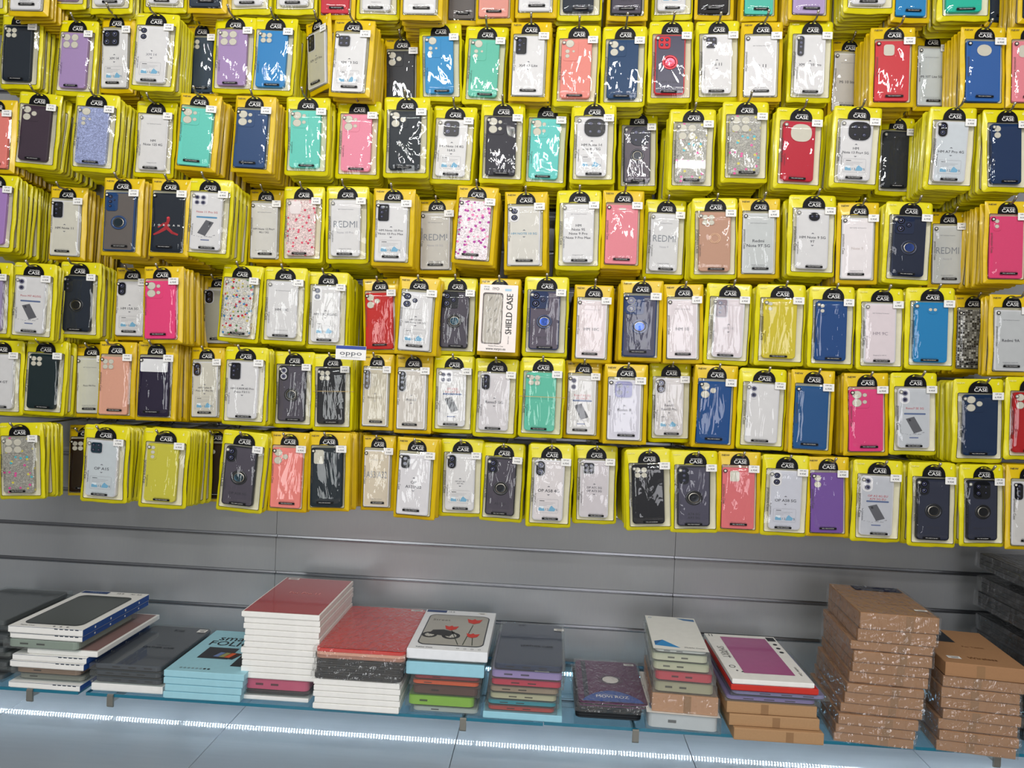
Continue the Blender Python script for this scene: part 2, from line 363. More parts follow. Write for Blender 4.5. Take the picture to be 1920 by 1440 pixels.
def print_mesh(st, off):                              # heart badge, side lettering, caption bar; printed on the window film
    W, H = DIM[st]; y = -.0142; x = -W/2; out = []
    mb = MB(); bx = x+W*(.19 if st == 'A' else .15); bz = -H*.235
    mb.ringd(bx, bz, .0031, .0052, y, BLK if st == 'B' else mat('6a6a66', .5)); mb.disc(bx, bz, .0031, y, mat('d8d5c8', .5), 12); out.append(('heart_badge', mb.mesh('badge')))
    mb = MB(); cx_ = 0 if st == 'A' else -.002; zb = -H*.885
    mb.rect(cx_-.021+off, zb-.0031, cx_+.021+off, zb+.0029, y, BLK); mb.text('WELL-CARE ACCESSORY', cx_+off, zb, .0027, y-.0003, WHT, 0, fit=.036)
    mb.text('BEST PROTECTION CASE', cx_+off, zb+.0050, .0034, y, INK, 0, fit=.040); out.append(('caption_bar', mb.mesh('bar')))
    mb = MB()
    if st == 'A':
        mb.text('protection Case', x+W*.135, -H*.55, .0105, y+.0015, INK, .02, rot=-PI/2, fit=.084)
        mb.text('for smart phone', x+W*.195, -H*.66, .0052, y+.0015, INK, 0, rot=-PI/2, fit=.04)
    else:
        mb.text('protection Case', x+W*.135, -H*.52, .0085, y+.001, mat('4d4a40', .6), 0, rot=-PI/2, fit=.08)
    out.append(('side_lettering', mb.mesh('side'))); return out
PRN = {(s, o): print_mesh(s, o*.004) for s in 'AB' for o in (-1, 0, 1)}
def tag_mesh(st, l1, price):
    W, H = DIM[st]; mb = MB(); y = -.0149
    x0 = W*.5-(.034 if st == 'A' else .033); z1 = -H*.158; w = .0265; h = .0205
    a = rr(x0, z1-h, x0+w, z1, .0012, 2)
    mb.rings([[(p, y+.0005, q) for p, q in a], [(p, y, q) for p, q in a]], TAG, False, True)
    mb.text(l1, x0+w/2, z1-.0045, .0052, y-.0003, INK, .02, fit=.022); mb.text(price, x0+w/2, z1-.0135, .0068, y-.0003, INK, .02)
    return mb.mesh('tag')
TG = {}
def tag(st, l1, price):
    if (st, l1, price) not in TG: TG[(st, l1, price)] = tag_mesh(st, l1, price)
    return TG[(st, l1, price)]

# camera island layouts in units of the case width, measured from its upper-left corner: (x, z, r)
CAMS = {
 'q4': ((.06, .06, .50, .48, .08), [(.18, .19, .085), (.38, .19, .085), (.18, .38, .085), (.38, .38, .085)]),
 'Q4': ((.05, .04, .68, .62, .12), [(.21, .19, .125), (.51, .19, .125), (.21, .47, .125), (.51, .47, .125)]),
 'tri': ((.06, .03, .56, .80, .09), [(.27, .17, .13), (.20, .45, .065), (.20, .62, .065), (.40, .45, .04)]),
 'n14': ((.06, .04, .60, .66, .10), [(.22, .19, .13), (.22, .47, .13), (.45, .20, .06), (.45, .44, .06)]),
 'n3': ((.05, .05, .60, .62, .08), [(.20, .18, .12), (.20, .46, .12), (.44, .32, .085)]),
 'v2': ((.06, .05, .34, .56, .13), [(.20, .19, .10), (.20, .42, .10)]),
 'v3': ((.06, .06, .32, .62, .10), [(.19, .16, .06), (.19, .33, .06), (.19, .50, .06)]),
 'vbar': ((.06, .06, .28, .78, .10), [(.17, .15, .055), (.17, .30, .055), (.17, .45, .055), (.17, .66, .05)]),
 'sq': ((.12, .10, .48, .50, .08), [(.21, .2, .055), (.38, .2, .055), (.21, .38, .055), (.38, .38, .055)]),
 'rect': ((.08, .06, .42, .68, .07), [(.20, .18, .07), (.20, .36, .06), (.20, .52, .05), (.33, .30, .03)]),
 'C4': ((.24, .06, .92, .72, .24), [(.44, .24, .07), (.72, .24, .07), (.44, .53, .05), (.72, .53, .07)]),
 'sqR': ((.20, .06, .72, .64, .12), [(.34, .22, .085), (.34, .46, .085), (.58, .24, .04), (.58, .44, .04)]),
 'rnd': ((.36, .12, .70, .42, .16), [(.46, .26, .05), (.60, .26, .05)]),
 'fp': ((.08, .06, .34, .52, .09), [(.20, .18, .06), (.20, .36, .06)]),
 'none': (None, []),
}
def lens(mb, x, z, r, y, style):
    if style == 'hole': mb.disc(x, z, r, y-.0002, HOLE); mb.ringd(x, z, r, r*1.1, y-.0002, mat('8c8a80', .5))
    elif style == 'dark': mb.disc(x, z, r, y-.0003, mat('0b0b0e', .15, coat=.6)); mb.ringd(x, z, r*.5, r*.68, y-.0006, mat('50547c', .3, .3)); mb.disc(x-r*.1, z+r*.12, r*.17, y-.0009, mat('b9bccf', .3))  # dark lens: the small pale off-centre disc is a painted glint
    elif style == 'pearl': mb.disc(x, z, r*1.15, y-.0002, mat('c6c6c8', .3, coat=.4)); mb.disc(x, z, r*.8, y-.0004, mat('50506a', .3)); mb.disc(x, z, r*.35, y-.0006, mat('15152a', .2))
def dim(h): return ''.join('%02x' % int(int(h[i:i+2], 16)*.94) for i in (0, 2, 4))
def soft(h):
    if h in GLIT: return h
    c = [int(h[i:i+2], 16) for i in (0, 2, 4)]; g = sum(c)/3; return ''.join('%02x' % max(0, min(255, round((v*.88+g*.12)*.96))) for v in c)
def case_parts(st, root, sp):
    """sp: kind, colour, camera, text lines, extras"""
    W, H = DIM[st]; kind = sp['k']; mb = MB()
    if st == 'A': cw, ch, cx_, zt = .0800, .171, -.0030, -.0440
    else: cw, ch, cx_, zt = .0800, .1725, -.0035, -.0450
    cw *= sp.get('ws', 1); cx_ += sp.get('dx', 0)
    x0, x1, z1, z0 = cx_-cw/2, cx_+cw/2, zt, zt-ch
    yb, yf = -.0012, -.0105; U = cw
    P = lambda a, b: (x0+a*U, z1-b*U)
    cam_ = CAMS[sp.get('cam', 'none')]; rad = .009 if st == 'A' else .0055
    def plate(m, y0, y1, grow=0):
        if cam_[0]:
            a, b, c, d, r = cam_[0]; q0 = P(a-grow, d+grow); q1 = P(c+grow, b-grow)
            slab(mb, q0[0], q0[1], q1[0], q1[1], (r+grow)*U, y0, y1, m, .0006)
    if kind == 'solid':
        m = mat(soft(sp['c']), .38, bump=.05, bscale=300, spec=.18) if sp['c'] not in GLIT else GLIT[sp['c']]
        slab(mb, x0, z0, x1, z1, rad, yb, yf, m)
        if sp.get('cut'):                             # one large opening instead of separate holes
            a, b, c, d, r = sp['cut']; q0 = P(a, d); q1 = P(c, b)
            slab(mb, q0[0], q0[1], q1[0], q1[1], r*U, yf, yf-.0007, m, .0005); i = .0012
            mb.poly(rr(q0[0]+i, q0[1]+i, q1[0]-i, q1[1]-i, r*U, 4), yf-.0010, HOLE if not sp.get('cutc') else mat(sp['cutc'], .5))
        else:
            plate(m, yf, yf-.0009)
            for a, b, r in cam_[1]: lens(mb, *P(a, b), r*U, yf-.0010, 'hole')
        for t, a, b, sz, hx in sp.get('art', []): mb.text(t, *P(a, b), sz*U, yf-.0004, mat(hx, .5), .02)
        if sp.get('jump'):
            R_ = mat('e0303c', .45); q = lambda L: [P(a, b) for a, b in L][::-1]; y = yf-.0005
            mb.disc(*P(.545, .92), .05*U, y, R_)
            for L in ([(.50, .96), (.60, .90), (.60, 1.02), (.56, 1.14), (.48, 1.16)], [(.44, 1.08), (.56, 1.08), (.57, 1.32), (.42, 1.34)],
                      [(.42, 1.26), (.50, 1.36), (.28, 1.50), (.10, 1.58), (.08, 1.53), (.26, 1.40)], [(.50, 1.34), (.56, 1.24), (.72, 1.42), (.90, 1.50), (.88, 1.56), (.68, 1.50)],
                      [(.40, 1.10), (.45, 1.16), (.24, 1.30), (.21, 1.26)]):
                mb.poly(q(L), y, R_); mb.poly([*q(L)][::-1], y, R_)
            for i, ch_ in enumerate('JORDAN'): mb.text(ch_, *P(.1+i*.16, 1.19), .10*U, yf-.0008, WHT, .03)
        o = mb.obj('phone_case', root, label=sp['d'].split(' in ')[0] if 0 else None) if 0 else mb.obj('phone_case', root)
    elif kind in ('clear', 'card', 'big', 'phone'):
        slab(mb, x0, z0, x1, z1, rad, yb, yf, CASEC)
        i = .0035; cb = MB(); cc = mat(dim(sp.get('c', 'e4e3e2')), .45)
        slab(cb, x0+i, z0+i, x1-i, z1-i, rad*.6, yf, yf-.0004, cc, .0002); y = yf-.0007; tc_ = mat(sp.get('tc', '3b3b44'), .6)
        if kind == 'clear':
            if sp.get('plate', 1):
                plate(mat('b9b9bd', .3, coat=.4), yf-.0004, yf-.0009, .03)
                plate(mat(sp.get('pc', '131318'), .3, spec=.25), yf-.0009, yf-.0014)
                for a, b, r in cam_[1]: lens(mb, *P(a, b), r*U, yf-.0015, 'dark')
            else:
                plate(mat('dcdbdc', .25, coat=.4), yf-.0004, yf-.0012, .02)
                for a, b, r in cam_[1]: lens(mb, *P(a, b), r*U, yf-.0013, 'dark' if not sp.get('pearl') else 'pearl')
        elif cam_[0]:
            plate(mat('e8e7e8', .25, coat=.4), yf-.0004, yf-.0012, .02)
            for a, b, r in cam_[1]: lens(mb, *P(a, b), r*U, yf-.0013, 'pearl')
        L = sp.get('t', [])
        if kind in ('clear', 'card') and L:
            sz = sp.get('ts', .13); mz = sp.get('tz', 1.08); n = len(L)
            for j, t in enumerate(L): cb.text(t, *P(.5, mz+(j-(n-1)/2)*sz*1.15), sz*U, y, tc_, .022, fit=U*.80)
            if kind == 'clear':
                for sg in (1, -1):
                    a, b = P(.5, mz-sg*(n*sz*.62+.06)); h = .022*U*sg; T = [(a-.05*U, b-h), (a+.05*U, b-h), (a, b+h)]
                    cb.poly(T if sg > 0 else T[::-1], y, mat('6c6c74', .6))
        if kind in ('card', 'big'):
            cb.text('360° Full Body Protection', *P(.5, .36), .05*U, y, mat('7a7a80', .6), 0, fit=U*.62)
            cb.text('Designed for '+(L[0] if L else 'you'), *P(.5, 1.86), .05*U, y, mat('7a7a80', .6), 0, fit=U*.6)
        if kind == 'big':
            cb.text(L[0], *P(.5, .92), .36*U, y, mat('7d828a', .5), 0, fit=U*.8)
            if len(L) > 1: cb.text(L[1], *P(.5, 1.24), .11*U, y, mat('a5a5ab', .6), .01, fit=U*.6)
        if kind == 'phone':
            for j, t in enumerate(L): cb.text(t, *P(.52, .72+j*.11), .105*U, y, mat('b8505a', .6), .02, fit=U*.72)
            q0 = P(.18, .95); q1 = P(.86, .89); cb.poly(rr(q0[0], q0[1], q1[0], q1[1], .002, 3), y, mat(sp.get('bc', '56688e'), .5))
            fl = -1 if sp.get('flip') else 1; X = lambda a: .5+fl*(a-.5)
            Q = [P(X(a), b) for a, b in ((.24, 1.10), (.50, 1.02), (.76, 1.52), (.50, 1.62))]
            if fl > 0: Q = Q[::-1]
            cb.poly(Q, y, mat('5a5b60', .35)); Q2 = [(a*.97+.03*Q[0][0], b) for a, b in Q]; cb.poly([P(X(a), b) for a, b in ((.32, 1.12), (.38, 1.10), (.41, 1.17), (.35, 1.19))][::-fl], y-.0002, mat('303036', .35))
            rn = random.Random(3)
            for j in range(9):
                a, b = P(.15+.08*j+rn.uniform(-.02, .02), 1.63+rn.uniform(-.05, .04)); s_ = rn.uniform(.012, .035)*U
                cb.poly([(a-s_*1.6, b-s_*.5), (a+s_*1.4, b-s_*.2), (a+s_, b+s_*.7)], y, mat('85868c', .5))
            cb.rect(*P(.36, 1.79), *P(.64, 1.75), y, mat('5c6a92', .5))
        if sp.get('toon'):
            lc = mat('9a9aa0', .6); q0 = P(.14, 1.86); q1 = P(.84, 1.38)
            O = rr(q0[0], q0[1], q1[0], q1[1], .003, 3); I = rr(q0[0]+.0005, q0[1]+.0005, q1[0]-.0005, q1[1]-.0005, .0026, 3)
            cb.rings([[(a, y, b) for a, b in O], [(a, y, b) for a, b in I]], lc, False, False)
            cb.rect(*P(.22, 1.455), *P(.38, 1.435), y, INK)
            for j, wd_ in enumerate((.74, .66, .46)): cb.rect(*P(.20, 1.50+j*.05+.008), *P(wd_, 1.50+j*.05), y, lc)
            bl = mat('6fa9c8', .5); cb.poly([P(a, b) for a, b in ((.20, 1.80), (.40, 1.80), (.38, 1.70), (.32, 1.72), (.24, 1.68), (.20, 1.70))], y-.0001, bl)
            cb.poly([P(a, b) for a, b in ((.52, 1.80), (.72, 1.80), (.76, 1.72), (.68, 1.66), (.62, 1.60), (.56, 1.68))], y-.0001, bl)
            for t, a in (('1', .43), ('2', .50), ('5', .79)): cb.text(t, *P(a, 1.74), .11*U, y-.0002, mat('4a7088', .5), .02)
            cb.rect(*P(.22, 1.71), *P(.36, 1.63), y, mat('dfe9ee', .5))
        o = mb.obj('phone_case', root); cb.obj('insert_card', root)
    else:                                             # smoke: translucent dark back with a frame, camera cover and ring holder
        e_ = mat(sp.get('edge', '1a1c22'), .35, spec=.25)
        slab(mb, x0, z0, x1, z1, rad, yb, yf, e_)
        pan = MB(); i = .003; slab(pan, x0+i, z0+i, x1-i, z1-i, rad*.6, yf, yf-.0004, mat(sp.get('c', '4a4550'), .3, spec=.25), .0002)
        y = yf-.0007
        for j, t in enumerate(sp.get('t', [])): pan.text(t, *P(.5, 1.70+j*.13), .12*U, y, mat('24242e', .5), .02, fit=U*.75)
        plate(e_, yf-.0004, yf-.0022, .02)
        for a, b, r in cam_[1]: lens(mb, *P(a, b), r*U, yf-.0024, 'dark' if not sp.get('wcam') else 'pearl')
        o = mb.obj('phone_case', root); pan.obj('back_panel', root)
    if sp.get('ring'):
        rb = MB(); a, b = P(sp.get('rx', .5), sp.get('rz', 1.12)); rc = sp['ring']; y0 = yf-.0006; r1 = .26*U if rc != 'thin' else .18*U
        def circ(r, y, n=28): return [(a+r*math.cos(2*PI*i/n), y, b+r*math.sin(2*PI*i/n)) for i in range(n)]
        if rc == 'thin':
            m = mat('d8b090', .3, .5); rb.rings([circ(r1*.88, y0), circ(r1*.92, y0-.0008), circ(r1, y0-.0008), circ(r1*1.04, y0)], m, False, False)
            rb.rings([circ(r1*.66, y0), circ(r1*.7, y0-.0006), circ(r1*.76, y0-.0006), circ(r1*.8, y0)], m, False, False)
        else:
            m = mat(sp.get('edge', '15161a') if rc != 'red' else 'd02838', .35, coat=.4); mc = mat({'black': '2a2c30', 'red': 'd84858', 'blue': '3858a8', 'teal': '2c4450'}[rc], .25, .85)
            rb.rings([circ(r1, y0), circ(r1, y0-.0014), circ(r1*.93, y0-.002), circ(r1*.74, y0-.002), circ(r1*.72, y0-.0012)], m, False, False)
            rb.rings([circ(r1*.70, y0-.001), circ(r1*.68, y0-.0025), circ(r1*.58, y0-.0025)], STEEL if rc != 'red' else mc, False, False)
            rb.rings([circ(r1*.58, y0-.002), circ(r1*.30, y0-.0014), circ(r1*.08, y0-.0018)], mc, False, True)
        r_ = rb.obj('ring_holder', o, True)
    return o

NEAR = {'A': 238*.0003542, 'B': 222*.0003542}
ROWN = ['topmost cut-off row', 'second row', 'third row', 'fourth row', 'fifth row', 'sixth row', 'lowest row']
CR = {'A': (0, 0, 1/3), 'B': (600, 0, .354167), 'C': (1240, 0, .354167), 'D': (0, 320, 1/3), 'E': (600, 330, .354167), 'F': (1240, 340, .354167),
      'G': (0, 620, 1/3), 'H': (600, 640, .354167), 'I': (1240, 660, .354167), 'P': (0, 0, 1)}
T3 = ['HM 4G', 'XM 5G', 'NOTE', 'OP 5G']
def SO(c, cam, d, **k): return dict(k='solid', c=c, cam=cam, d=d, **k)
def CL(t, cam, d='clear phone case', **k): return dict(k='clear', t=t, cam=cam, d=d, **k)
def CD(t, d='white card case', **k): return dict(k='card', t=t, d=d, **k)
def BG(t, d='tall-lettered card case', **k): return dict(k='big', t=t, d=d, **k)
def PH(t, cam='v2', d='phone-picture case', **k): return dict(k='phone', t=t, cam=cam, d=d, **k)
def SM(cam, d='smoky ring case', ring='black', **k): return dict(k='smoke', cam=cam, d=d, ring=ring, **k)
def R0_(x0, x1, yb, st, sp): return (st, 'P', (x0+4, yb-163, x1+4, yb-162, x0, yb), sp)
ROWS = [
[R0_(-62, 16, 27, 'A', CD([])), R0_(21, 96, 33, 'B', CD([])), R0_(97, 166, 20, 'A', SO('a98fc8', 'n3', 'lilac case')), R0_(170, 252, 27, 'A', CD([], 'white card case')),
 R0_(272, 352, 25, 'A', CL([], 'v2')), R0_(353, 427, 25, 'B', SO('2c3848', 'q4', 'dark navy case')), R0_(430, 512, 28, 'A', CD([])), R0_(515, 597, 28, 'A', CD([])),
 R0_(599, 668, 38, 'B', SO('d02838', 'q4', 'red case')), R0_(671, 750, 39, 'A', CD([])), R0_(751, 832, 39, 'B', CD([])), R0_(838, 902, 50, 'B', SO('68625e', 'q4', 'dark grey case', dy=.03)),
 R0_(893, 966, 45, 'B', SO('e89888', 'tri', 'salmon case')), R0_(967, 1046, 35, 'B', CD([])), R0_(1044, 1130, 39, 'A', SO('222a38', 'n3', 'dark navy case')),
 R0_(1139, 1216, 40, 'B', SM('v2', 'slate smoky case', t=['HM 4G'])), R0_(1222, 1300, 38, 'A', CL([], 'v2', toon=1)), R0_(1302, 1376, 40, 'B', SO('201c1c', 'q4', 'black case', dy=.03)),
 R0_(1388, 1458, 42, 'B', SO('4cc8b0', 'n14', 'mint case')), R0_(1478, 1558, 38, 'B', SO('b098c8', 'n14', 'lilac case')), R0_(1580, 1676, 27, 'A', CL([], 'v2')),
 R0_(1670, 1746, 42, 'B', SO('2088c8', 'tri', 'blue case')), R0_(1758, 1856, 40, 'A', SO('10c0a0', 'n14', 'mint case')), R0_(1850, 1906, 52, 'B', SO('203040', 'n14', 'dark blue case', dy=.04)), R0_(1908, 1985, 45, 'B', SO('28384c', 'n14', 'dark blue case'))],
[('A', 'A', (15, 72, 250, 78, -14, 490), SO('1c2630', 'q4', 'black case', dx=-.002)), ('A', 'A', (338, 112, 562, 120, 307, 512), SO('a98abf', 'Q4', 'lilac case')),
 ('B', 'A', (574, 90, 764, 90, 560, 525), CL(['XM 14'], 'Q4', toon=1, dy=.02)), ('A', 'A', (765, 74, 1017, 80, 727, 480), CL(['XM 14'], 'v2', 'glare-lit clear case', toon=1, plate=0, tc='8a8a92')),  # glare-lit case: glare is painted, as faint lettering and a pale camera plate
 ('B', 'A', (1055, 138, 1235, 140, 1052, 535), SO('2c3e50', 'q4', 'dark slate case', dy=.05)), ('A', 'A', (1212, 95, 1452, 100, 1195, 518), SO('a98abf', 'Q4', 'lilac case')),
 ('A', 'A', (1437, 96, 1682, 108, 1413, 536), SO('2487cc', 'q4', 'bright blue case')), ('B', 'A', (1745, 118, 1848, 96, 1728, 540), CL(['XM 12T Pro'], 'rect', 'turned clear case', c='c9c4a8')),
 ('B', 'B', (75, 100, 298, 116, 55, 512), CL(['XM 13 5G'], 'sq', toon=1)), ('B', 'B', (343, 203, 535, 203, 347, 590), SO('24262c', 'n3', 'folded black case', dy=.07)),
 ('A', 'B', (527, 130, 748, 120, 525, 537), SO('2090d0', 'tri', 'bright blue case')), ('A', 'B', (776, 140, 1002, 145, 746, 550), SO('5cc8ac', 'tri', 'sea green case')),
 ('B', 'B', (1012, 116, 1230, 120, 996, 538), CL(['XM 12 Lite'], 'rect')), ('A', 'B', (1253, 135, 1490, 140, 1236, 543), SO('f28a7c', 'tri', 'salmon case')),
 ('A', 'B', (1498, 140, 1735, 142, 1480, 548), SO('14406c', 'n3', 'navy case')), ('A', 'B', (1743, 118, 1980, 112, 1716, 553), SM('sq', 'red-edged smoky ring case', ring='red', edge='c81828', c='464458', t=['XM 11 Lite'], rz=1.0)),
 ('A', 'C', (182, 114, 416, 110, 176, 522), CL(['Mi 11'], 'sq', ts=.16)), ('B', 'C', (424, 116, 646, 118, 413, 520), CD(['Mi 11'], ts=.17)),
 ('A', 'C', (678, 112, 913, 116, 658, 540), CL(['XM 10/10 Pro'], 'vbar')), ('B', 'C', (900, 212, 1092, 214, 872, 592), CD(['Mi 10 lite'], c='cfcbc2', ts=.15, dy=.07)),
 ('B', 'C', (1110, 145, 1346, 145, 1087, 568), SO('dc3038', 'none', 'red case', cut=(.22, .12, .56, .55, .09))), ('B', 'C', (1335, 185, 1525, 185, 1320, 575), CD(['Mi 10T Lite 5G'], 'grey card case', c='ccd4d4', dy=.05)),
 ('B', 'C', (1580, 145, 1827, 145, 1563, 572), SO('2c60ac', 'none', 'royal blue case', cut=(.28, .12, .74, .56, .22))), ('B', 'C', (1830, 145, 2065, 145, 1810, 572), SO('f08490', 'none', 'pink case', cut=(.16, .14, .5, .6, .1)))],
[('B', 'A', (-112, 560, 103, 565, -130, 962), SO('f07c70', 'Q4', 'coral case')), ('A', 'A', (115, 512, 358, 535, 78, 912), SO('40303e', 'n3', 'dark plum case')),
 ('A', 'A', (425, 525, 687, 538, 385, 907), SO('lav', 'tri', 'glittery lavender case')), ('A', 'A', (775, 568, 1003, 578, 749, 980), CD(['HM', 'Note 12S 4G'], dx=.002)),
 ('B', 'A', (1015, 520, 1257, 543, 985, 937), SO('62d4c0', 'n14', 'mint case')), ('B', 'A', (1325, 535, 1562, 548, 1296, 962), SO('2c4c7c', 'n14', 'navy case')),
 ('A', 'A', (1613, 545, 1863, 550, 1598, 977), SO('62d4c0', 'n14', 'mint case')), ('A', 'B', (97, 534, 328, 540, 83, 946), SO('f58aa4', 'n14', 'pink case')),
 ('A', 'B', (342, 514, 587, 516, 330, 940), SO('1c262e', 'n3', 'black case')), ('A', 'B', (605, 560, 837, 570, 577, 960), CL(['HM Note 14 4G', '164.5'], 'sqR', toon=1)),
 ('A', 'B', (855, 545, 1090, 547, 838, 972), SO('2a2934', 'n14', 'charcoal case')), ('A', 'B', (1093, 550, 1322, 560, 1073, 985), SO('60d4cc', 'n14', 'mint case')),
 ('A', 'B', (1332, 547, 1573, 548, 1314, 975), CL(['HM Note 14', 'Pro 4G/5G'], 'C4', toon=1)), ('A', 'B', (1582, 600, 1790, 597, 1572, 978), SM('C4', t=['HM Note 14'], dy=.03, edge='1c2030', c='554c58')),
 ('A', 'C', (47, 580, 290, 577, 20, 988), SO('star', 'Q4', 'glittery star case')), ('A', 'C', (323, 537, 573, 540, 312, 932), SO('star', 'Q4', 'glittery star case')),
 ('A', 'C', (608, 568, 864, 576, 580, 988), SO('cc1830', 'none', 'red case', cut=(.22, .08, .90, .74, .26))), ('A', 'C', (916, 558, 1170, 570, 885, 988), CL(['HM', 'Note 13 Pro+ 5G'], 'C4', toon=1)),
 ('A', 'C', (1150, 625, 1342, 625, 1118, 1037), SO('20242c', 'none', 'crumpled black case', dy=.06)), ('A', 'C', (1422, 560, 1672, 575, 1397, 987), CL(['HM A7 Pro 4G'], 'v2', toon=1, c='d4dce0')),
 ('A', 'C', (1698, 583, 1942, 580, 1680, 1012), SO('14305c', 'v2', 'navy case'))],
[('A', 'D', (-125, 15, 108, 30, -150, 447), SO('a87cc4', 'Q4', 'lilac case')), ('B', 'D', (288, 90, 502, 95, 258, 492), CL(['HM Note 11'], 'rect', c='dcd8c8', dy=.02)),
 ('B', 'D', (586, 40, 822, 46, 566, 478), SM('rect', 'blue-framed smoky ring case', edge='20406c', c='625c58', ring='teal')), ('B', 'D', (858, 45, 1084, 50, 832, 482), SO('1c2430', 'none', 'black case with red leaping figure', jump=1)),
 ('A', 'D', (1063, 40, 1320, 56, 1035, 468), PH(['Note 11 Pro 5G'], 'q4', flip=1, bc='4a8ab0')), ('B', 'D', (1408, 108, 1602, 108, 1393, 516), CD(['HM Note 12 Pro+', '4G / 5G'], c='d8d6d0', ts=.11, dy=.05)),
 ('A', 'D', (1597, 88, 1834, 92, 1585, 512), SO('heart', 'none', 'clear case with red hearts', cut=(.08, .04, .50, .56, .1), cutc='e6dcda')),
 ('A', 'E', (34, 55, 264, 55, 26, 457), BG(['REDMI', 'Note 10 Pro'])), ('B', 'E', (283, 65, 512, 70, 265, 460), CL(['HM Note 10 Pro', 'Note 10 Pro Max'], 'rect', ts=.11, toon=1)),
 ('B', 'E', (522, 125, 728, 125, 515, 507), BG(['REDMI', 'Note 10 5G'], c='cfccc2', dy=.04)), ('B', 'E', (728, 46, 950, 66, 706, 455), SO('dots', 'none', 'pink case with magenta dots')),
 ('B', 'E', (976, 85, 1210, 82, 964, 492), CL(['HM NOTE 10 5G'], 'v2', tc='4890b0', c='dcd8ce', plate=0, ts=.11, tz=1.0)), ('A', 'E', (1253, 77, 1494, 76, 1237, 497), CD(['HM', 'Note 9S', 'Note 9 Pro', 'Note 9 Pro Max'], tz=1.0, dx=.003)),
 ('B', 'E', (1498, 78, 1720, 78, 1472, 493), SO('ee8490', 'none', 'pink case', cut=(.38, .10, .64, .2, .05))), ('A', 'E', (1722, 125, 1945, 130, 1698, 520), BG(['REDMI', 'Note 9'], c='dcdcdc')),
 ('A', 'F', (160, 88, 406, 90, 151, 497), SO('c69478', 'q4', 'rose gold ring case', ring='thin', rz=.95, dx=.003)), ('B', 'F', (410, 90, 630, 92, 402, 502), CD(['Redmi', 'Note 9T 5G'], c='ccd0ce', ts=.15)),
 ('A', 'F', (673, 68, 932, 78, 663, 480), CL(['HM Note 9 5G', '9T'], 'rnd', dx=.002)), ('B', 'F', (935, 110, 1155, 115, 923, 542), CD(['Note 9'], 'glare-lit white case', c='f4eeee', tc='c8bcb8')),  # glare-lit case: mirror-like glare put into near-white card and pale lettering
 ('A', 'F', (1189, 102, 1442, 117, 1165, 523), SM('n3', 'navy ring case', edge='182440', c='1c2438', ring='blue', dx=.003)), ('B', 'F', (1415, 163, 1615, 160, 1395, 562), BG(['REDMI', 'Note 8'], c='c8ccc8', dy=.06)),
 ('B', 'F', (1713, 105, 1942, 105, 1689, 543), SO('e83c70', 'fp', 'hot pink case'))],
[('A', 'D', (-142, 512, 78, 520, -160, 922), SO('a090bc', 'n3', 'lilac case')), ('A', 'D', (78, 515, 330, 526, 40, 932), PH(['Poco M7 4G/5G'], 'v2')),
 ('A', 'D', (343, 510, 577, 520, 324, 938), SM('v3', 'black ring case', edge='161c26', c='1e2632', t=[])), ('B', 'D', (656, 546, 860, 548, 640, 942), CL(['HM 15A 5G'], 'v2', toon=1, dy=.045)),
 ('B', 'D', (808, 535, 1037, 542, 820, 968), SO('f63878', 'n14', 'hot pink case')), ('B', 'D', (1140, 592, 1345, 592, 1130, 985), CL([], 'v2', 'shaded clear case', dy=.09, c='a8a898')),  # shaded clear case: the shade is put into its greyer card colour
 ('A', 'D', (1253, 525, 1492, 540, 1212, 957), SO('flower', 'C4', 'clear case with small flowers')), ('A', 'D', (1489, 540, 1737, 548, 1464, 972), CD(['HM 13C'], ts=.13)),
 ('A', 'E', (-62, 505, 158, 512, -78, 912), CL(['HM 13C 4G/5G'], 'v2', plate=0, toon=1)), ('B', 'E', (226, 545, 420, 542, 236, 938), SO('d41c14', 'n3', 'red case', dy=.01)),
 ('B', 'E', (423, 530, 642, 545, 396, 932), CL(['HM 13 4G', 'HM Note 13R 5G'], 'n3', plate=0, toon=1, ts=.09)), ('A', 'E', (621, 537, 840, 540, 595, 938), SM('n3', t=[], ring='teal')),
 ('B', 'E', (845, 540, 1066, 545, 826, 948), SO('dcd8c8', 'none', 'yellow pouch behind boxed case', dy=.03)), ('A', 'E', (1084, 532, 1322, 535, 1062, 950), SM('n3', 'blue ring case', edge='1c2e54', c='5a5260', ring='blue', t=['HM 12 4G'])),
 ('B', 'E', (1348, 575, 1557, 580, 1326, 983), CD(['HM 10C'], 'pinkish card case', c='ecdfe0', ts=.15)), ('B', 'E', (1592, 550, 1822, 555, 1573, 978), SM('n14', 'blue ring case', edge='1c3462', c='3c3c54', ring='blue', t=['Poco C40', 'HM 10C 4G'], rz=1.1)),
 ('B', 'F', (13, 545, 224, 545, 3, 962), CD(['HM 10'], 'pinkish card case', c='e8dee0', ts=.16)), ('A', 'F', (241, 538, 482, 545, 212, 958), CL(['HM 10'], 'rect', pc='8c8088', c='e4dadd', tc='a09aa0', dx=.004)),  # clear case: glare painted in as washed-out card, camera plate and lettering
 ('A', 'F', (506, 542, 767, 550, 485, 962), SO('dcc820', 'fp', 'mustard yellow case')), ('A', 'F', (784, 553, 1027, 560, 764, 982), SO('0e4488', 'fp', 'royal blue case')),
 ('A', 'F', (1034, 565, 1287, 570, 1021, 990), CD(['HM 9C'], 'pinkish card case', c='ecdfe2', tc='9a9098', ts=.16)), ('A', 'F', (1296, 560, 1557, 565, 1279, 990), SO('1484c4', 'rnd', 'bright blue case', dx=.002)),
 ('B', 'F', (1550, 602, 1740, 602, 1532, 1012), SO('check', 'none', 'silver checkered case', dy=.06)), ('B', 'F', (1733, 600, 1962, 600, 1713, 1012), CD(['Redmi 9A'], c='c8cccc', ts=.14, n=3))],
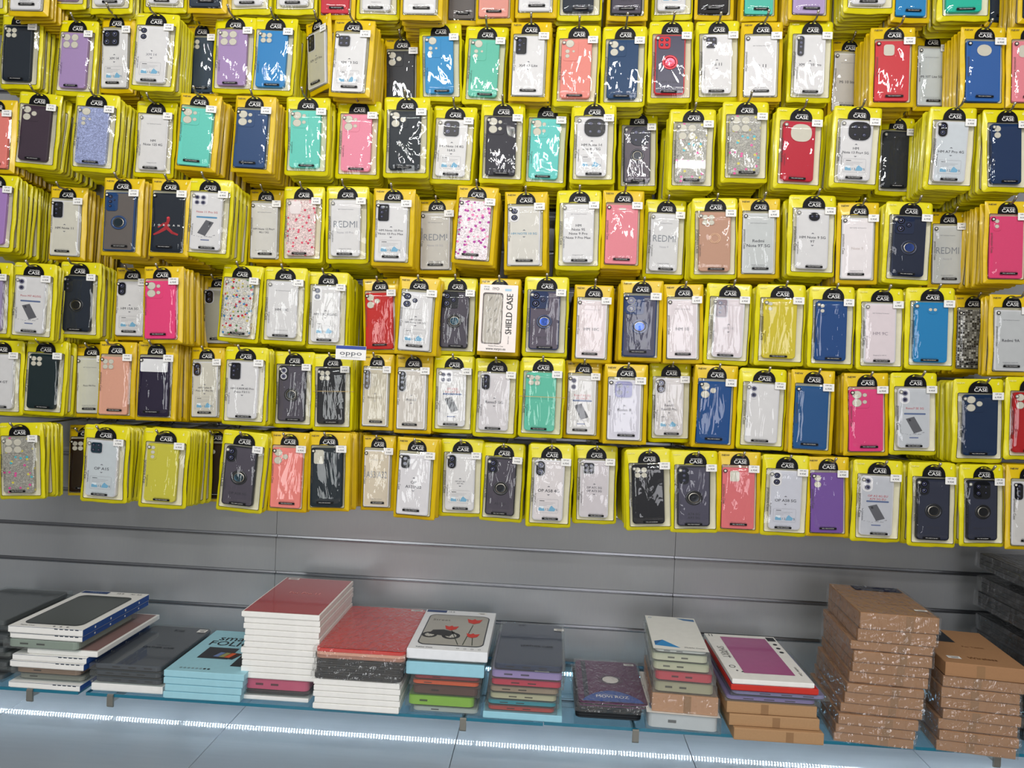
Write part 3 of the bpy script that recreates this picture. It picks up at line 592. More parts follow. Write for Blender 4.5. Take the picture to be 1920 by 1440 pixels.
[('A', 'G', (-100, 52, 143, 58, -112, 458), CL(['Poco X4 GT'], 'rect', pc='8e8e92')), ('A', 'G', (153, 50, 388, 60, 124, 468), SO('10262a', 'q4', 'dark green case')),
 ('B', 'G', (432, 76, 625, 76, 425, 485), CD(['Poco M4 Pro'], c='d8d8c8', ts=.09, dy=.05)), ('B', 'G', (566, 60, 772, 66, 554, 492), SO('e6a488', 'q4', 'peach case')),
 ('B', 'G', (783, 62, 1004, 68, 768, 503), SO('201434', 'none', 'dark purple case with white band', cut=(.03, .05, .95, .55, .05), cutc='dcdcdc')), ('B', 'G', (1078, 95, 1268, 95, 1072, 495), CL(['HM Turbo 4', 'Poco X7 Pro 5G'], 'v2', toon=1, ts=.1, c='d8d4c4', dy=.03, pc='403018')),
 ('A', 'G', (1264, 90, 1517, 95, 1244, 507), CL(['HM K40/K40 Pro', 'Poco F3/11i'], 'rect', ts=.11)), ('A', 'G', (1548, 115, 1777, 120, 1529, 537), SM('v2', 'smoky ring case with white camera', wcam=1, t=['HM Note'])),
 ('A', 'H', (-35, 64, 178, 70, -32, 455), SO('1c1c20', 'q4', 'banded black case', band=1)), ('B', 'H', (226, 66, 393, 68, 208, 468), CL(['Reno2Z/2F'], 'vbar', 'yellowish clear case', pc='5a5048', c='d4ccb4', tc='8a8068')),
 ('B', 'H', (402, 68, 602, 75, 395, 483), CL(['Reno3'], 'vbar', c='d8d2c8', ts=.14)), ('A', 'H', (604, 75, 823, 76, 583, 482), PH(['OP A92S', 'Reno 4Z 5G'], 'q4')),
 ('A', 'H', (824, 90, 1057, 95, 796, 498), CL(['Reno5 5G'], 'v3', c='dedadc', ts=.15)), ('A', 'H', (1064, 85, 1302, 90, 1038, 503), SO('5ccaaa', 'q4', 'banded mint case', band=1)),
 ('B', 'H', (1300, 100, 1497, 105, 1280, 512), PH(['Reno7 5G EU', 'X5 Lite EU'], 'v2')), ('B', 'H', (1507, 118, 1740, 125, 1494, 540), CL(['Reno 8'], 'sqR', pc='8c8cb4', c='dcdae4', ts=.15)),
 ('A', 'H', (1743, 115, 1968, 117, 1731, 533), CL(['Ren10', 'Ren10 Pro'], 'v2', toon=1, pc='2c1810', c='e0dcdc')),
 ('B', 'I', (178, 66, 410, 75, 153, 503), SO('0c4a90', 'n3', 'royal blue case')), ('A', 'I', (413, 82, 670, 94, 388, 502), CL([], 'v2', 'crumpled clear case', plate=0, pearl=1, dx=.003)),
 ('B', 'I', (688, 92, 922, 100, 658, 532), SO('1c5490', 'none', 'royal blue case')), ('B', 'I', (960, 108, 1207, 115, 975, 545), SO('ec3c7c', 'n14', 'hot pink case')),
 ('A', 'I', (1209, 105, 1462, 115, 1213, 532), PH(['Reno7 SE 5G'], 'v2', c='ccd0d4')), ('A', 'I', (1540, 135, 1817, 150, 1553, 578), SO('122c50', 'n3', 'navy case', dx=.005)),
 ('A', 'I', (1822, 130, 2065, 135, 1812, 562), SO('c01418', 'n3', 'red case'))],
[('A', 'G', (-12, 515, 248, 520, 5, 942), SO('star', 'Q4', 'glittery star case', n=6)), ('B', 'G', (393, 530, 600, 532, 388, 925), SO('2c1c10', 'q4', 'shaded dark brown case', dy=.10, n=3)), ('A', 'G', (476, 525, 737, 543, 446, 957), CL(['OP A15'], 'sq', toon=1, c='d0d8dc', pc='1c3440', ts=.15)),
 ('B', 'G', (725, 545, 932, 547, 722, 940), CD(['A16'], 'shaded brownish card case', c='8a7450', dy=.10, n=3)), ('A', 'G', (810, 546, 1078, 560, 774, 987), SO('d4cc34', 'v3', 'lemon yellow case')), ('B', 'G', (1122, 552, 1330, 555, 1118, 962), SO('2c1c10', 'n3', 'shaded dark brown case', dy=.10, n=3)), ('A', 'G', (1253, 560, 1518, 575, 1188, 1008), SM('v2', ring='teal', t=['OP A58 5G'])),  # card case: shade deep on the hook is put into the brownish card
 ('B', 'G', (1528, 568, 1748, 575, 1499, 1012), SO('fc847a', 'n3', 'salmon case')), ('B', 'H', (-62, 480, 168, 484, -72, 895), SO('16242c', 'none', 'black case', cut=(.08, .06, .42, .6, .06))),
 ('B', 'H', (228, 495, 406, 500, 213, 892), BG(['A53/A32'], c='e0d4bc', dy=.02)), ('B', 'H', (404, 505, 640, 518, 374, 932), CL(['OP', 'A53/A32'], 'fp', ts=.14, c='e8e6e8')),
 ('A', 'H', (643, 516, 872, 520, 621, 923), CL(['OP A77 4G', 'A57 4G'], 'v2', toon=1, ts=.07)), ('A', 'H', (863, 535, 1092, 545, 834, 948), SM('v2', t=['A57 4G'])),
 ('A', 'H', (1108, 540, 1347, 550, 1080, 977), CL(['OP A58 4G'], 'v2', toon=1, ts=.15, c='e6e0e0')), ('A', 'H', (1348, 548, 1577, 555, 1334, 957), CL(['OP A72 5G', 'OP A73 5G'], 'sq', ts=.11, c='d8d2d6')),
 ('A', 'H', (1612, 570, 1862, 570, 1625, 998), SO('14161c', 'q4', 'glossy black case')), ('A', 'I', (46, 520, 304, 525, 43, 952), SM('v3', t=['A74 5G', 'A93 5G'], c='4a4858')),
 ('B', 'I', (303, 525, 527, 530, 288, 952), SO('e86c70', 'none', 'salmon case', cut=(.22, .10, .54, .5, .06))), ('A', 'I', (536, 540, 787, 550, 516, 962), CL(['OP A58 5G'], 'v2', plate=0, toon=1, ts=.14, c='d4d6e0', dx=.003)),
 ('B', 'I', (768, 555, 992, 555, 758, 967), SO('7650a4', 'v2', 'purple case')), ('A', 'I', (1019, 570, 1277, 575, 992, 1002), PH(['OP A2 4G EU', 'A79 5G EU'], 'v2', c='c8ccd2')),
 ('A', 'I', (1308, 580, 1562, 590, 1295, 1024), SM('v2', c='2c3040', edge='10141c', t=['A18 4G'], dx=.003)), ('A', 'I', (1574, 590, 1817, 600, 1577, 1024), SM('sqR', c='2e3242', edge='0e1014', t=['Reno 11 5G'])),
 ('B', 'I', (1822, 595, 2060, 600, 1800, 1040), CL(['OP'], 'v3', c='d8d6d2'))],
]

SEAT = []                                             # what hangs where: (row, number, pouch root, hook point, depth, style, desc)
def put(row, n, rec, labels):
    st, cr_, q, sp = rec; ox, oy, k = CR[cr_]
    W, H = DIM[st]
    TL = Vector((ox+q[0]*k, oy+q[1]*k)); TR = Vector((ox+q[2]*k, oy+q[3]*k)); BL = Vector((ox+q[4]*k, oy+q[5]*k))
    wpx = (TR-TL).length; d = max(1.90, min(1.95, W*FPX/wpx)); y = -(DW-d)+sp.get('dy', 0); y = min(y, -.09)
    a, b, c = onY(*TL, y), onY(*TR, y), onY(*BL, y)
    w = (b-a).length; h = (c-a).length
    ax = math.atan2(b.z-a.z, b.x-a.x); az = math.atan2(c.x-a.x, a.z-c.z)       # roll of top edge and of side edge
    roll = -(.65*-ax + .35*-az) if False else (.5*ax+.5*az)
    s = max(.86, min(1.08, w/W)) if w/W > .8 else .86; yaw = 0
    if w/W < .8: yaw = .55*(-1 if TL.x < 1000 else 1); s = .9 if w/W < .6 else .86; yaw = yaw if w/W < .7 else 0
    sz = max(.9, min(1.08, h/H))
    mid = (a+b)/2
    root = empty('phone_case_pouch', mid, labels[0], 'phone case pouch', 'phone case pouches hanging on the slat wall')
    root.rotation_euler = (rnd.uniform(-.035, .01), -roll, yaw+rnd.uniform(-.05, .05)); root.scale = (s, 1, sz)
    v = rnd.randrange(6)
    link('bag', BAGS[(st, v)], root); link('window_film', FILMS[(st, v)], root); link('header_print', HEAD[st], root)
    for nm_, me_ in PRN[(st, rnd.choice((-1, 0, 1)))]: link(nm_, me_, root)
    link('price_sticker', tag(st, T3[(n+row) % 4] if sp['k'] not in ('card', 'big') else '360°', '6.95€' if (n*7+row*3) % 3 else '9.95€'), root)
    case_parts(st, root, sp)
    if sp.get('band'):
        bb = MB(); z = -.115
        bb.rings([[(x, y_, z+dz) for x, y_ in ((-W*.5-.002, -.002), (-W*.3, -.0165), (W*.3, -.0165), (W*.5+.002, -.002), (W*.5+.002, .006), (-W*.5-.002, .006))] for dz in (-.0008, .0008)], mat('c8a868', .5), False, False)
        bb.obj('rubber_band', root)
    SEAT.append((row, n, root, Vector((mid.x, y, mid.z)), y, st, labels, roll, s, sz, sp.get('n', 99)))
def shorten(t, n): return ' '.join(t.split()[:n])
allrec = []
for r_i, row in enumerate(ROWS):
    for n, rec in enumerate(row): allrec.append((r_i, n, rec))
cand = {}
for r_i, n, rec in allrec:
    row = ROWS[r_i]; d = rec[3]['d']; R_ = ROWN[r_i]; L = []
    if n > 0: L.append(f"{d}, {R_}, right of {row[n-1][3]['d']}")
    if n < len(row)-1: L.append(f"{d}, {R_}, left of {row[n+1][3]['d']}")
    if 0 < n < len(row)-1: L.append(f"{d}, {R_}, between {row[n-1][3]['d']} and {row[n+1][3]['d']}")
    if n == 0: L.insert(0, f"{d}, {R_}, at far left")
    cand[(r_i, n)] = L
ORD = 'first second third fourth fifth sixth seventh eighth ninth tenth eleventh twelfth thirteenth fourteenth fifteenth sixteenth seventeenth eighteenth nineteenth twentieth twenty-first twenty-second twenty-third twenty-fourth twenty-fifth'.split()
allL = [x for v in cand.values() for x in v]
def labof(r_i, n):
    for x in cand[(r_i, n)]:
        if len(x.split()) <= 12 and sum(1 for y in allL if y == x) == 1: return x
    return f"{ROWS[r_i][n][3]['d']}, {ROWN[r_i]}, {ORD[n]} from left"
for r_i, n, rec in allrec:
    u = labof(r_i, n)
    put(r_i, n, rec, ('yellow pouch with '+u, u))

# hooks
def hookz(row): return CAMZ-.192+.2256*(6-row)-.0
for (row, n, root, top, y, st, labels, roll, s, sz, cnt) in SEAT:
    hz = top.z-.0105*sz; x = top.x-.0105*math.sin(roll)
    wz = grv(round((GZ0-(hz-.022))/PIT)); wz = hz-.03 if abs(wz-(hz-.03)) > .05 else wz
    tip = .035+.012*((n*5+row) % 3)
    L = Vector((x, y, hz)); Wp = Vector((x, -.004, wz)); dr = (L-Wp).normalized()
    E_ = L+dr*tip*.75; E2 = E_+Vector((0, -.012, .010))
    t = empty('display_hook', Wp, 'metal hook holding '+labels[1], 'display hook', 'metal hooks on the slat wall')
    hb = MB(); hb.tube([Vector((0, 0, 0)), L-Wp, E_-Wp, (E_-Wp)*.6+(E2-Wp)*.4+Vector((0, 0, -.001)), E2-Wp], .0028, STEEL)
    hb.obj('prong', t, True)
    tb = MB(); c = E2-Wp; tb.tube([c+Vector((0, .002, -.002)), c+Vector((0, .0005, -.0005)), c, c+Vector((0, -.003, .003))], [.0026, .0036, .0038, .0024], STEELT, 10)
    tb.obj('tip_cap', t, True)
    pb = MB(); pb.box(-.014, .014, -.0035, 0, -.010, .018, STEEL, .0008); pb.box(-.013, .013, -.001, .0075, -.002, .0015, STEEL)
    pb.obj('mount_plate', t)

# pouches further back on every hook
INN = ['e2e2e2', 'dcdcd8', '23262c', '2d5080', '48c0a8', 'b090c4', 'e05a60', '54505c', 'e0d8c8']
BK = {(s_, v): bag_mesh(s_, v % 5, True, mat(INN[v], .4)) for s_ in 'AB' for v in range(len(INN))}
geo = {k: ([tuple(v.co) for v in m.vertices], [(tuple(p.vertices), m.materials[p.material_index]) for p in m.polygons]) for k, m in BK.items()}
pile = MB(); back = []
for seat in SEAT:
    row, n, root, top, y, st, labels, roll, s, sz, cnt = seat
    yy = y+.0165; i = 0; jx = 0; cnt = min(cnt, 9) if row == 0 else cnt
    while yy < -.030 and i < cnt:
        frac = (yy-y)/(-y)
        jx = rnd.uniform(-.004, .004); rl = roll+rnd.uniform(-.025, .025); tilt = rnd.uniform(-.03, .02)
        z = top.z-.022*frac*.9+rnd.uniform(-.003, .002)
        back.append((i, seat, Vector((top.x+jx, yy, z)), (tilt, -rl, rnd.uniform(-.06, .06)), st, rnd.randrange(len(INN)), rnd.uniform(.93, 1.02)))
        yy += rnd.uniform(.0125, .0150); i += 1
first = [b for b in back if b[0] == 0]; sec = [b for b in back if b[0] == 1]
sec.sort(key=lambda b: -abs(b[2].x))
indiv = first+sec[:max(0, 300-len(SEAT)-len(first))]
ids = set(id(b) for b in indiv)
for b in indiv:
    i, seat, loc, rot, st, v, sc = b
    o = link('phone_case_pouch', BK[(st, v)]); o.location = loc; o.rotation_euler = rot; o.scale = (sc*seat[8], 1, seat[9]*.99)
    o['label'] = ('yellow pouch directly behind ' if i == 0 else 'second yellow pouch behind ')+seat[6][1]; o['category'] = 'phone case pouch'; o['group'] = 'phone case pouches hanging on the slat wall'
from mathutils import Euler
for b in back:
    if id(b) in ids: continue
    i, seat, loc, rot, st, v, sc = b
    M = Matrix.LocRotScale(loc, Euler(rot), Vector((sc*seat[8], 1, seat[9]*.99))); vs, fs = geo[(st, v)]
    base = len(pile.v); pile.v += [tuple(M @ Vector(p)) for p in vs]
    for f, m in fs: pile.f.append(tuple(a+base for a in f)); pile.m.append(pile.mi(m))
pile.obj('phone_case_pouches', None, True, kind='stuff', label='dense yellow pouches filling the hooks behind the front ones', category='phone case pouch')

# ------------------------------------------------------------ glass shelf, brackets, light strip
SHZ = CAMZ-.856; SF = -.405
def pane(x0, x1, yf, label):
    mb = MB(); z0, z1 = SHZ-.008, SHZ; b = .0006
    mb.add([(x0, yf, z1), (x1, yf, z1), (x1, -.012, z1), (x0, -.012, z1)], [(0, 1, 2, 3)], GLASS)
    mb.add([(x0, yf, z0), (x1, yf, z0), (x1, -.012, z0), (x0, -.012, z0)], [(3, 2, 1, 0)], GLASS)
    mb.add([(x, y, z) for z in (z0, z1) for x, y in ((x0, yf), (x1, yf), (x1, -.012), (x0, -.012))], [(0, 1, 5, 4), (1, 2, 6, 5), (2, 3, 7, 6), (3, 0, 4, 7)], GEDGE)
    o = mb.obj('glass_shelf', label=label, category='shelf', group='glass shelf panes in a line')
gx1 = onY(146, 1306, SF).x; gx2 = onY(161, 1303, SF).x; gx3 = onY(1019, 1358, SF).x
pane(-2.1, gx1, SF, 'short glass shelf pane at far left under the white and blue boxes')
pane(gx2, gx3-.001, SF, 'long middle glass shelf pane under the light blue and red-topped stacks')
pane(gx3+.001, 1.9, SF+.006, 'right glass shelf pane under the purple cover and cardboard stacks')
ZDK = ZD
for i, (px, py) in enumerate(((55, 1312), (206, 1322), (868, 1360), (1192, 1375), (1870, 1422))):
    x = onY(px, py, SF-.004).x; who = ('white and blue boxes', 'dark grey cases', 'stack topped by motorcycle picture', 'purple round-hole cover', 'right cardboard stack')[i]
    t = empty('shelf_bracket', (x, 0, SHZ-.0085), 'grey metal shelf bracket ending below '+who, 'bracket', 'brackets carrying the glass shelves')
    a = MB(); a.add([(s*.003, y, z) for s in (-1, 1) for y, z in ((-.001, 0), (SF-.002, 0), (SF-.002, -.014), (-.001, -.032))], [(0, 1, 2, 3), (7, 6, 5, 4), (0, 4, 5, 1), (1, 5, 6, 2), (2, 6, 7, 3), (3, 7, 4, 0)], mat('b4b4b0', .35, .6)); a.obj('arm', t)
    c = MB(); pr = [(SF-.003, .009), (SF-.0055, .007), (SF-.0055, -.020), (SF-.003, -.024), (SF+.001, -.024), (SF+.001, -.001), (SF-.001, -.001), (SF-.001, .009)]
    c.rings([[(sx2, y, z) for y, z in pr] for sx2 in (-.0078, .0078)], mat('8c8b84', .4, .6), True, True); c.obj('front_clip', t)
    p = MB(); p.box(-.012, .012, -.002, 0, -.040, .0, mat('9a9a98', .35, .7), .0006); p.obj('mount_plate', t)
t = empty('light_strip', (0, -.03, SHZ-.03), 'white light strip fixed to the wall beneath the glass shelf', 'light strip')
a = MB(); a.box(-2.0, 1.85, -.001, .0290, -.004, .010, mat('d8dadc', .4), .001); a.obj('channel', t)
a = MB(); LEDM = mat('dcecfa', .5, emit=78)
n = int(3.8/.0085)
for i in range(n):
    x = -1.97+i*.0085; a.add([(x, -.0016, -.0012), (x+.0036, -.0016, -.0012), (x+.0036, -.0016, .0048), (x, -.0016, .0048)], [(0, 1, 2, 3)], LEDM)
    a.add([(x, -.0014, -.0046), (x+.0036, -.0014, -.0046), (x+.0036, .004, -.0046), (x, .004, -.0046)], [(0, 3, 2, 1)][::1], LEDM)
a.obj('diodes', t, kind='stuff')

# ------------------------------------------------------------ boxes and covers on the shelf
def topo(mb, h):                                      # a print drawn facing the viewer is laid on the lid at height h
    mb.v = [(x, z, h-y) for x, y, z in mb.v]; return mb
def crumple(mb, x0, x1, y0, y1, z0, z1, m, amp=.0022, seed=0, d=.012):
    r = random.Random(seed); ph = [r.uniform(0, 6) for _ in range(8)]
    def N(p):
        x, y, z = p; return math.sin(x*70+ph[0]+2*math.sin(y*31+z*90+ph[1]))*.5+math.sin(y*55+ph[2]+x*23)*.4+math.sin(z*160+x*63+ph[3])*.5
    def face(o, u, v, nu, nv, nrm):
        vs = []
        for j in range(nv+1):
            for i in range(nu+1):
                p = [o[k]+u[k]*i/nu+v[k]*j/nv for k in range(3)]; e = amp*(.35+.5*N(p)+.65*r.uniform(-.5, 1))
                vs.append([p[k]+nrm[k]*e for k in range(3)])
        mb.add(vs, [(j*(nu+1)+i, j*(nu+1)+i+1, (j+1)*(nu+1)+i+1, (j+1)*(nu+1)+i) for j in range(nv) for i in range(nu)], m)
    X, Y, Z = x1-x0, y1-y0, z1-z0; nx, ny, nz = max(2, int(X/d)), max(2, int(Y/d)), max(3, int(Z/d*2))
    face((x0, y0, z0), (X, 0, 0), (0, 0, Z), nx, nz, (0, -1, 0)); face((x0, y0, z1), (X, 0, 0), (0, Y, 0), nx, ny, (0, 0, .5))
    face((x0, y1, z0), (0, -Y, 0), (0, 0, Z), ny, nz, (-1, 0, 0)); face((x1, y0, z0), (0, Y, 0), (0, 0, Z), ny, nz, (1, 0, 0))
def shade(h): return ''.join('%02x' % int(int(h[i:i+2], 16)*.45) for i in (0, 2, 4))
def item(kind, label, x, y, z, w, d, h, yaw=0, c='f0efea', c2=None, inner=None, topf=None, name=None, cat=None, group=None, inset=.007, seed=0):
    nm = {'white': 'tablet_case_box', 'clear': 'clear_case_pack', 'kraft': 'cardboard_box', 'wrapkraft': 'cardboard_box', 'soft': 'tablet_cover', 'wrapsoft': 'tablet_cover'}[kind]
    ct = {'white': 'box', 'clear': 'case pack', 'kraft': 'cardboard box', 'wrapkraft': 'cardboard box', 'soft': 'tablet cover', 'wrapsoft': 'tablet cover'}[kind]
    t = empty(name or nm, (x, y, z), label, cat or ct, group); t.rotation_euler = (0, 0, yaw); h -= .0003
    if kind == 'white':
        b = MB(); M = mat(c, .5); m2 = mat(c2, .5) if c2 else M
        b.box(.0022, w-.0022, .0022, d-.0022, 0, h*.78, M, .0006)
        b.obj('tray', t)
        l = MB(); l.box(0, w, 0, d, .0020, h, M, .0009)
        if c2:
            for i in range(3): l.rect  # keep the lid plain in front
            v = [(w+.0002, .001, .001), (w+.0002, d-.001, .001), (w+.0002, d-.001, h-.0012), (w+.0002, .001, h-.0012)]; l.add(v, [(0, 1, 2, 3)], m2)
            for k in range(4):
                q = d*(.16+.22*k); l.add([(w+.0004, q, h*.35), (w+.0004, q+.005, h*.35), (w+.0004, q+.005, h*.65), (w+.0004, q, h*.65)], [(0, 1, 2, 3)], WHT)
            for k in range(5): q = w*(.62+.07*k); l.add([(q, -.0002, h-.0035), (q+.009, -.0002, h-.0035), (q+.009, -.0002, h-.0015), (q, -.0002, h-.0015)], [(0, 1, 2, 3)], mat('24303c', .5))
            l.add([(.001, -.0002, h-.0014), (w-.001, -.0002, h-.0014), (w-.001, -.0002, h-.0004), (.001, -.0002, h-.0004)], [(0, 1, 2, 3)], mat('27425e', .5))
        l.obj('lid', t)
    elif kind == 'clear':
        b = MB(); i = inset; cc = mat(inner or c, .35, coat=.4)
        o = lambda q, zz: [(xx, yy, zz) for xx, yy in rr(i+q, i+q, w-i-q, d-i-q, .012, 4)]
        b.rings([o(.002, .0018), o(0, .0035), o(0, h-.0035), o(.002, h-.0016)], cc, True, True)
        for k in range(1+seed % 3): q = w*(.20+.22*k+.1*(seed % 2)); b.add([(q, i-.0003, h*.42), (q+w*.11, i-.0003, h*.42), (q+w*.11, i-.0003, h*.6), (q, i-.0003, h*.6)], [(0, 1, 2, 3)], mat(shade(inner or c), .5))
        b.obj('case', t)
        s = MB(); s.box(0, w, 0, d, .0003, h, CLEAR, .002); s.obj('plastic_shell', t)
    elif kind in ('kraft', 'wrapkraft'):
        b = MB(); K = mat(c, .75, bump=.1, bscale=200); q = .003 if kind == 'wrapkraft' else 0
        b.box(q, w-q, q, d-q, .0006, h-q*.3, K, .0012); b.box(q+.0015, w-q-.0015, q-.0004, q+.002, h*.15, h*.9, K, .0003)
        fl = w*(.38+.1*((seed*7) % 3)); b.add([(fl, q-.0006, .002), (fl+.018, q-.0006, .002), (fl+.018, q-.0006, h-.003), (fl, q-.0006, h-.003)], [(0, 1, 2, 3)], mat('94704c', .7))
        b.obj('carton', t)
        if kind == 'wrapkraft':
            s = MB(); crumple(s, 0, w, 0, d, .001, h, WRAP, .0024, seed); s.obj('cellophane_wrap', t)
    else:
        b = MB(); cc = mat(c, .4, bump=.15, bscale=120, coat=.2)
        for k, (a0, a1, m_) in enumerate(((.0006, h*.30, mat('b07c68', .5) if c2 else cc), (h*.32, h*.62, mat(c2, .5) if c2 else mat('15171b', .5)), (h*.64, h-.001, cc))):
            o = lambda q, zz: [(xx, yy, zz) for xx, yy in rr(.003+q, .003+q, w-.003-q, d-.003-q, .014, 5)]
            b.rings([o(.0008, a0), o(0, a0+.0008), o(0, a1-.0008), o(.0012, a1)], m_, True, True)
        b.obj('folio', t)
        if kind == 'wrapsoft':
            s = MB(); crumple(s, -.001, w+.001, -.002, d, .0008, h+.0014, WRAP, .0022, seed, .012); s.obj('cellophane_wrap', t)
    if topf:
        p = MB(); topf(p, w, d); topo(p, h+(.0004 if kind not in ('kraft',) else .0003)); p.obj('top_print', t)
    return t
def stack(px0, zt, items, d0, yaw=0):
    """items from the bottom up: (thickness weight, x0, x1, depth, y offset, kind, label, options)"""
    tot = sum(i[0] for i in items if not i[7].get('_free')); H = zt-SHZ; z = SHZ+.0002
    for k, (th, x0, x1, d, yo, kind, label, op) in enumerate(items):
        h = th/tot*H; op = dict(op); op.pop('_free', 0)
        item(kind, label, x0, d0+yo, z, x1-x0, d, h, yaw+op.pop('yw', rnd.uniform(-.008, .008)), seed=len(bpy.data.objects), **op); z += h
Zr = lambda v: CAMZ+v
def sticker(p, x, z, w=.03, h=.014): p.rect(x, z, x+w, z+h, -.0003, TAG); p.rect(x+.003, z+h*.6, x+w-.004, z+h*.72, -.0005, INK); p.rect(x+.008, z+h*.25, x+w-.006, z+h*.42, -.0005, INK)

# far left, partly outside the picture: clear packs
cols = ['4a5052', '5a5f60', '3c4244', '6a6c68', '4c5254', '5c6264', '3a4044', '545a5c', '484e50']
nmz = ['lowest', 'second lowest', 'third lowest', 'fourth lowest', 'middle', 'fourth highest', 'third highest', 'second highest', 'topmost']
stack(0, Zr(-.695), [(12, -1.60, -1.392+.006*((i*3) % 4), .27, .02*(i % 2), 'clear', nmz[i]+' dark clear pack at far left edge of shelf', dict(inner=cols[i], group='clear case packs')) for i in range(9)], -.385)
# white and blue tablet boxes
def t_window(p, w, d):
    p.poly(rr(w*.10, d*.07, w*.90, d*.86, .02, 5), -.0002, mat('1c2420', .2, coat=.6)); p.poly(rr(w*.12, d*.085, w*.88, d*.845, .018, 5), -.0004, mat('3c433c', .18, coat=.6))
    p.rect(w*.02, d*.92, w*.42, d*.985, -.0002, mat('1c3c70', .4)); p.text('TABLET', w*.22, d*.952, .011, -.0005, mat('9ab0d0', .5))
    p.text('10.9', w*.60, d*.955, .013, -.0003, INK); p.text('Air 4/5', w*.84, d*.955, .012, -.0003, INK); p.text('Tablet Case', w*.22, d*.035, .008, -.0003, INK)
    for k in range(3): p.disc(w*(.58+.09*k), d*.035, .003, -.0003, mat('6a6c70', .5))
def t_mauve(p, w, d): p.rect(.006, .006, w-.006, d-.006, -.0002, mat('8c6c68', .35, coat=.4))
BL = '1f4c94'
stack(0, Zr(-.694), [
 (13, -1.358, -1.168, .29, .0, 'white', 'white box with blue side lying lowest in the left stack', dict(c2=BL)),
 (14, -1.352, -1.165, .27, .01, 'clear', 'clear pack with grey case above the lowest white box', dict(inner='8c8c80')),
 (15, -1.356, -1.170, .27, .004, 'clear', 'clear pack with brownish case in the left stack', dict(inner='9a7c66')),
 (14, -1.356, -1.160, .30, .0, 'white', 'white blue-sided box just above the brownish clear pack', dict(c2=BL)),
 (13, -1.350, -1.154, .30, .0, 'white', 'white blue-sided box just below the mauve-topped box', dict(c2=BL)),
 (12, -1.315, -1.128, .29, .006, 'white', 'white box with mauve top sticking out to the right', dict(topf=t_mauve)),
 (19, -1.372, -1.172, .26, -.006, 'clear', 'clear pack with pale green case in the left stack', dict(inner='9aa698')),
 (12, -1.358, -1.166, .30, .0, 'white', 'second highest white box with blue side in left stack', dict(c2=BL)),
 (15, -1.361, -1.163, .302, -.004, 'white', 'top white box with dark rounded window and blue side', dict(c2=BL, topf=t_window))], -.407)
# dark grey clear packs
def t_leather(p, w, d):
    p.text('LEATHER CASE', w*.6, d*.42, .013, -.0003, mat('1c2028', .5), .03, fit=w*.52); p.text('Tablet protection', w*.62, d*.48, .006, -.0003, mat('2a2e38', .5), fit=w*.4)
    p.text('Keji', w*.55, d*.86, .020, -.0003, mat('2a2e38', .5)); sticker(p, w*.82, d*.84, .026, .022)
stack(0, Zr(-.785), [
 (15, -1.146, -.958, .285, .0, 'white', 'thin white box under the dark grey packs', {}),
 (12, -1.150, -.960, .29, .0, 'clear', 'lowest dark grey clear pack above thin white box', dict(inner='40464e', group='dark grey clear packs')),
 (12, -1.152, -.962, .29, .0, 'clear', 'middle dark grey clear pack of three', dict(inner='40464e', group='dark grey clear packs')),
 (13, -1.154, -.963, .295, .0, 'clear', 'top dark grey clear pack with lettering beside light blue boxes', dict(inner='454b55', topf=t_leather, group='dark grey clear packs'))], -.394)
# light blue folio boxes
def t_folio(p, w, d):
    K = mat('15181c', .5); p.text('smart', w*.45, d*.80, .046, -.0003, K, .01); p.text('FOLIO', w*.43, d*.67, .044, -.0003, K, .01)
    p.rect(w*.20, d*.30, w*.60, d*.56, -.0003, mat('2c2e32', .4)); p.rect(w*.72, d*.16, w*.995, d*.66, -.0003, mat('1c2024', .4))
    q = [(w*.36, d*.34), (w*.66, d*.30), (w*.72, d*.44), (w*.44, d*.47)]; p.poly(q, -.0005, mat('24262a', .4))
    for k, hx in enumerate(('6a80b0', '9a9a60', 'e06030', '402420')):
        a0 = .38+.075*k; p.poly([(w*a0, d*(.345-.004*k)), (w*(a0+.07), d*(.342-.004*k)), (w*(a0+.11), d*(.445-.003*k)), (w*(a0+.045), d*(.45-.003*k))], -.0007, mat(hx, .5))
    p.text('Apple', w*.38, d*.925, .012, -.0003, mat('3c6c7c', .5)) if 0 else p.disc(w*.52, d*.92, .004, -.0003, mat('2c6070', .5))
    for k in range(8): p.disc(w*(.16+.05*k), d*.07, .0038, -.0003, mat(('7a9aa0', '84a0a8', '2c3034')[min(2, k//3)], .5), 10)
LBm = '9ccfdc'
stack(0, Zr(-.783), [(14, -.947+.004*(i == 1), -.748+.003*i, .285, .0, 'white', lb, dict(c=LBm, group='light blue folio boxes', **({'topf': t_folio} if i == 3 else {}))) for i, lb in enumerate(
 ('lowest light blue box of the four stacked', 'second lowest light blue box of the four', 'second highest light blue box of the four', 'top light blue box with black lettering and tablet picture'))], -.410)
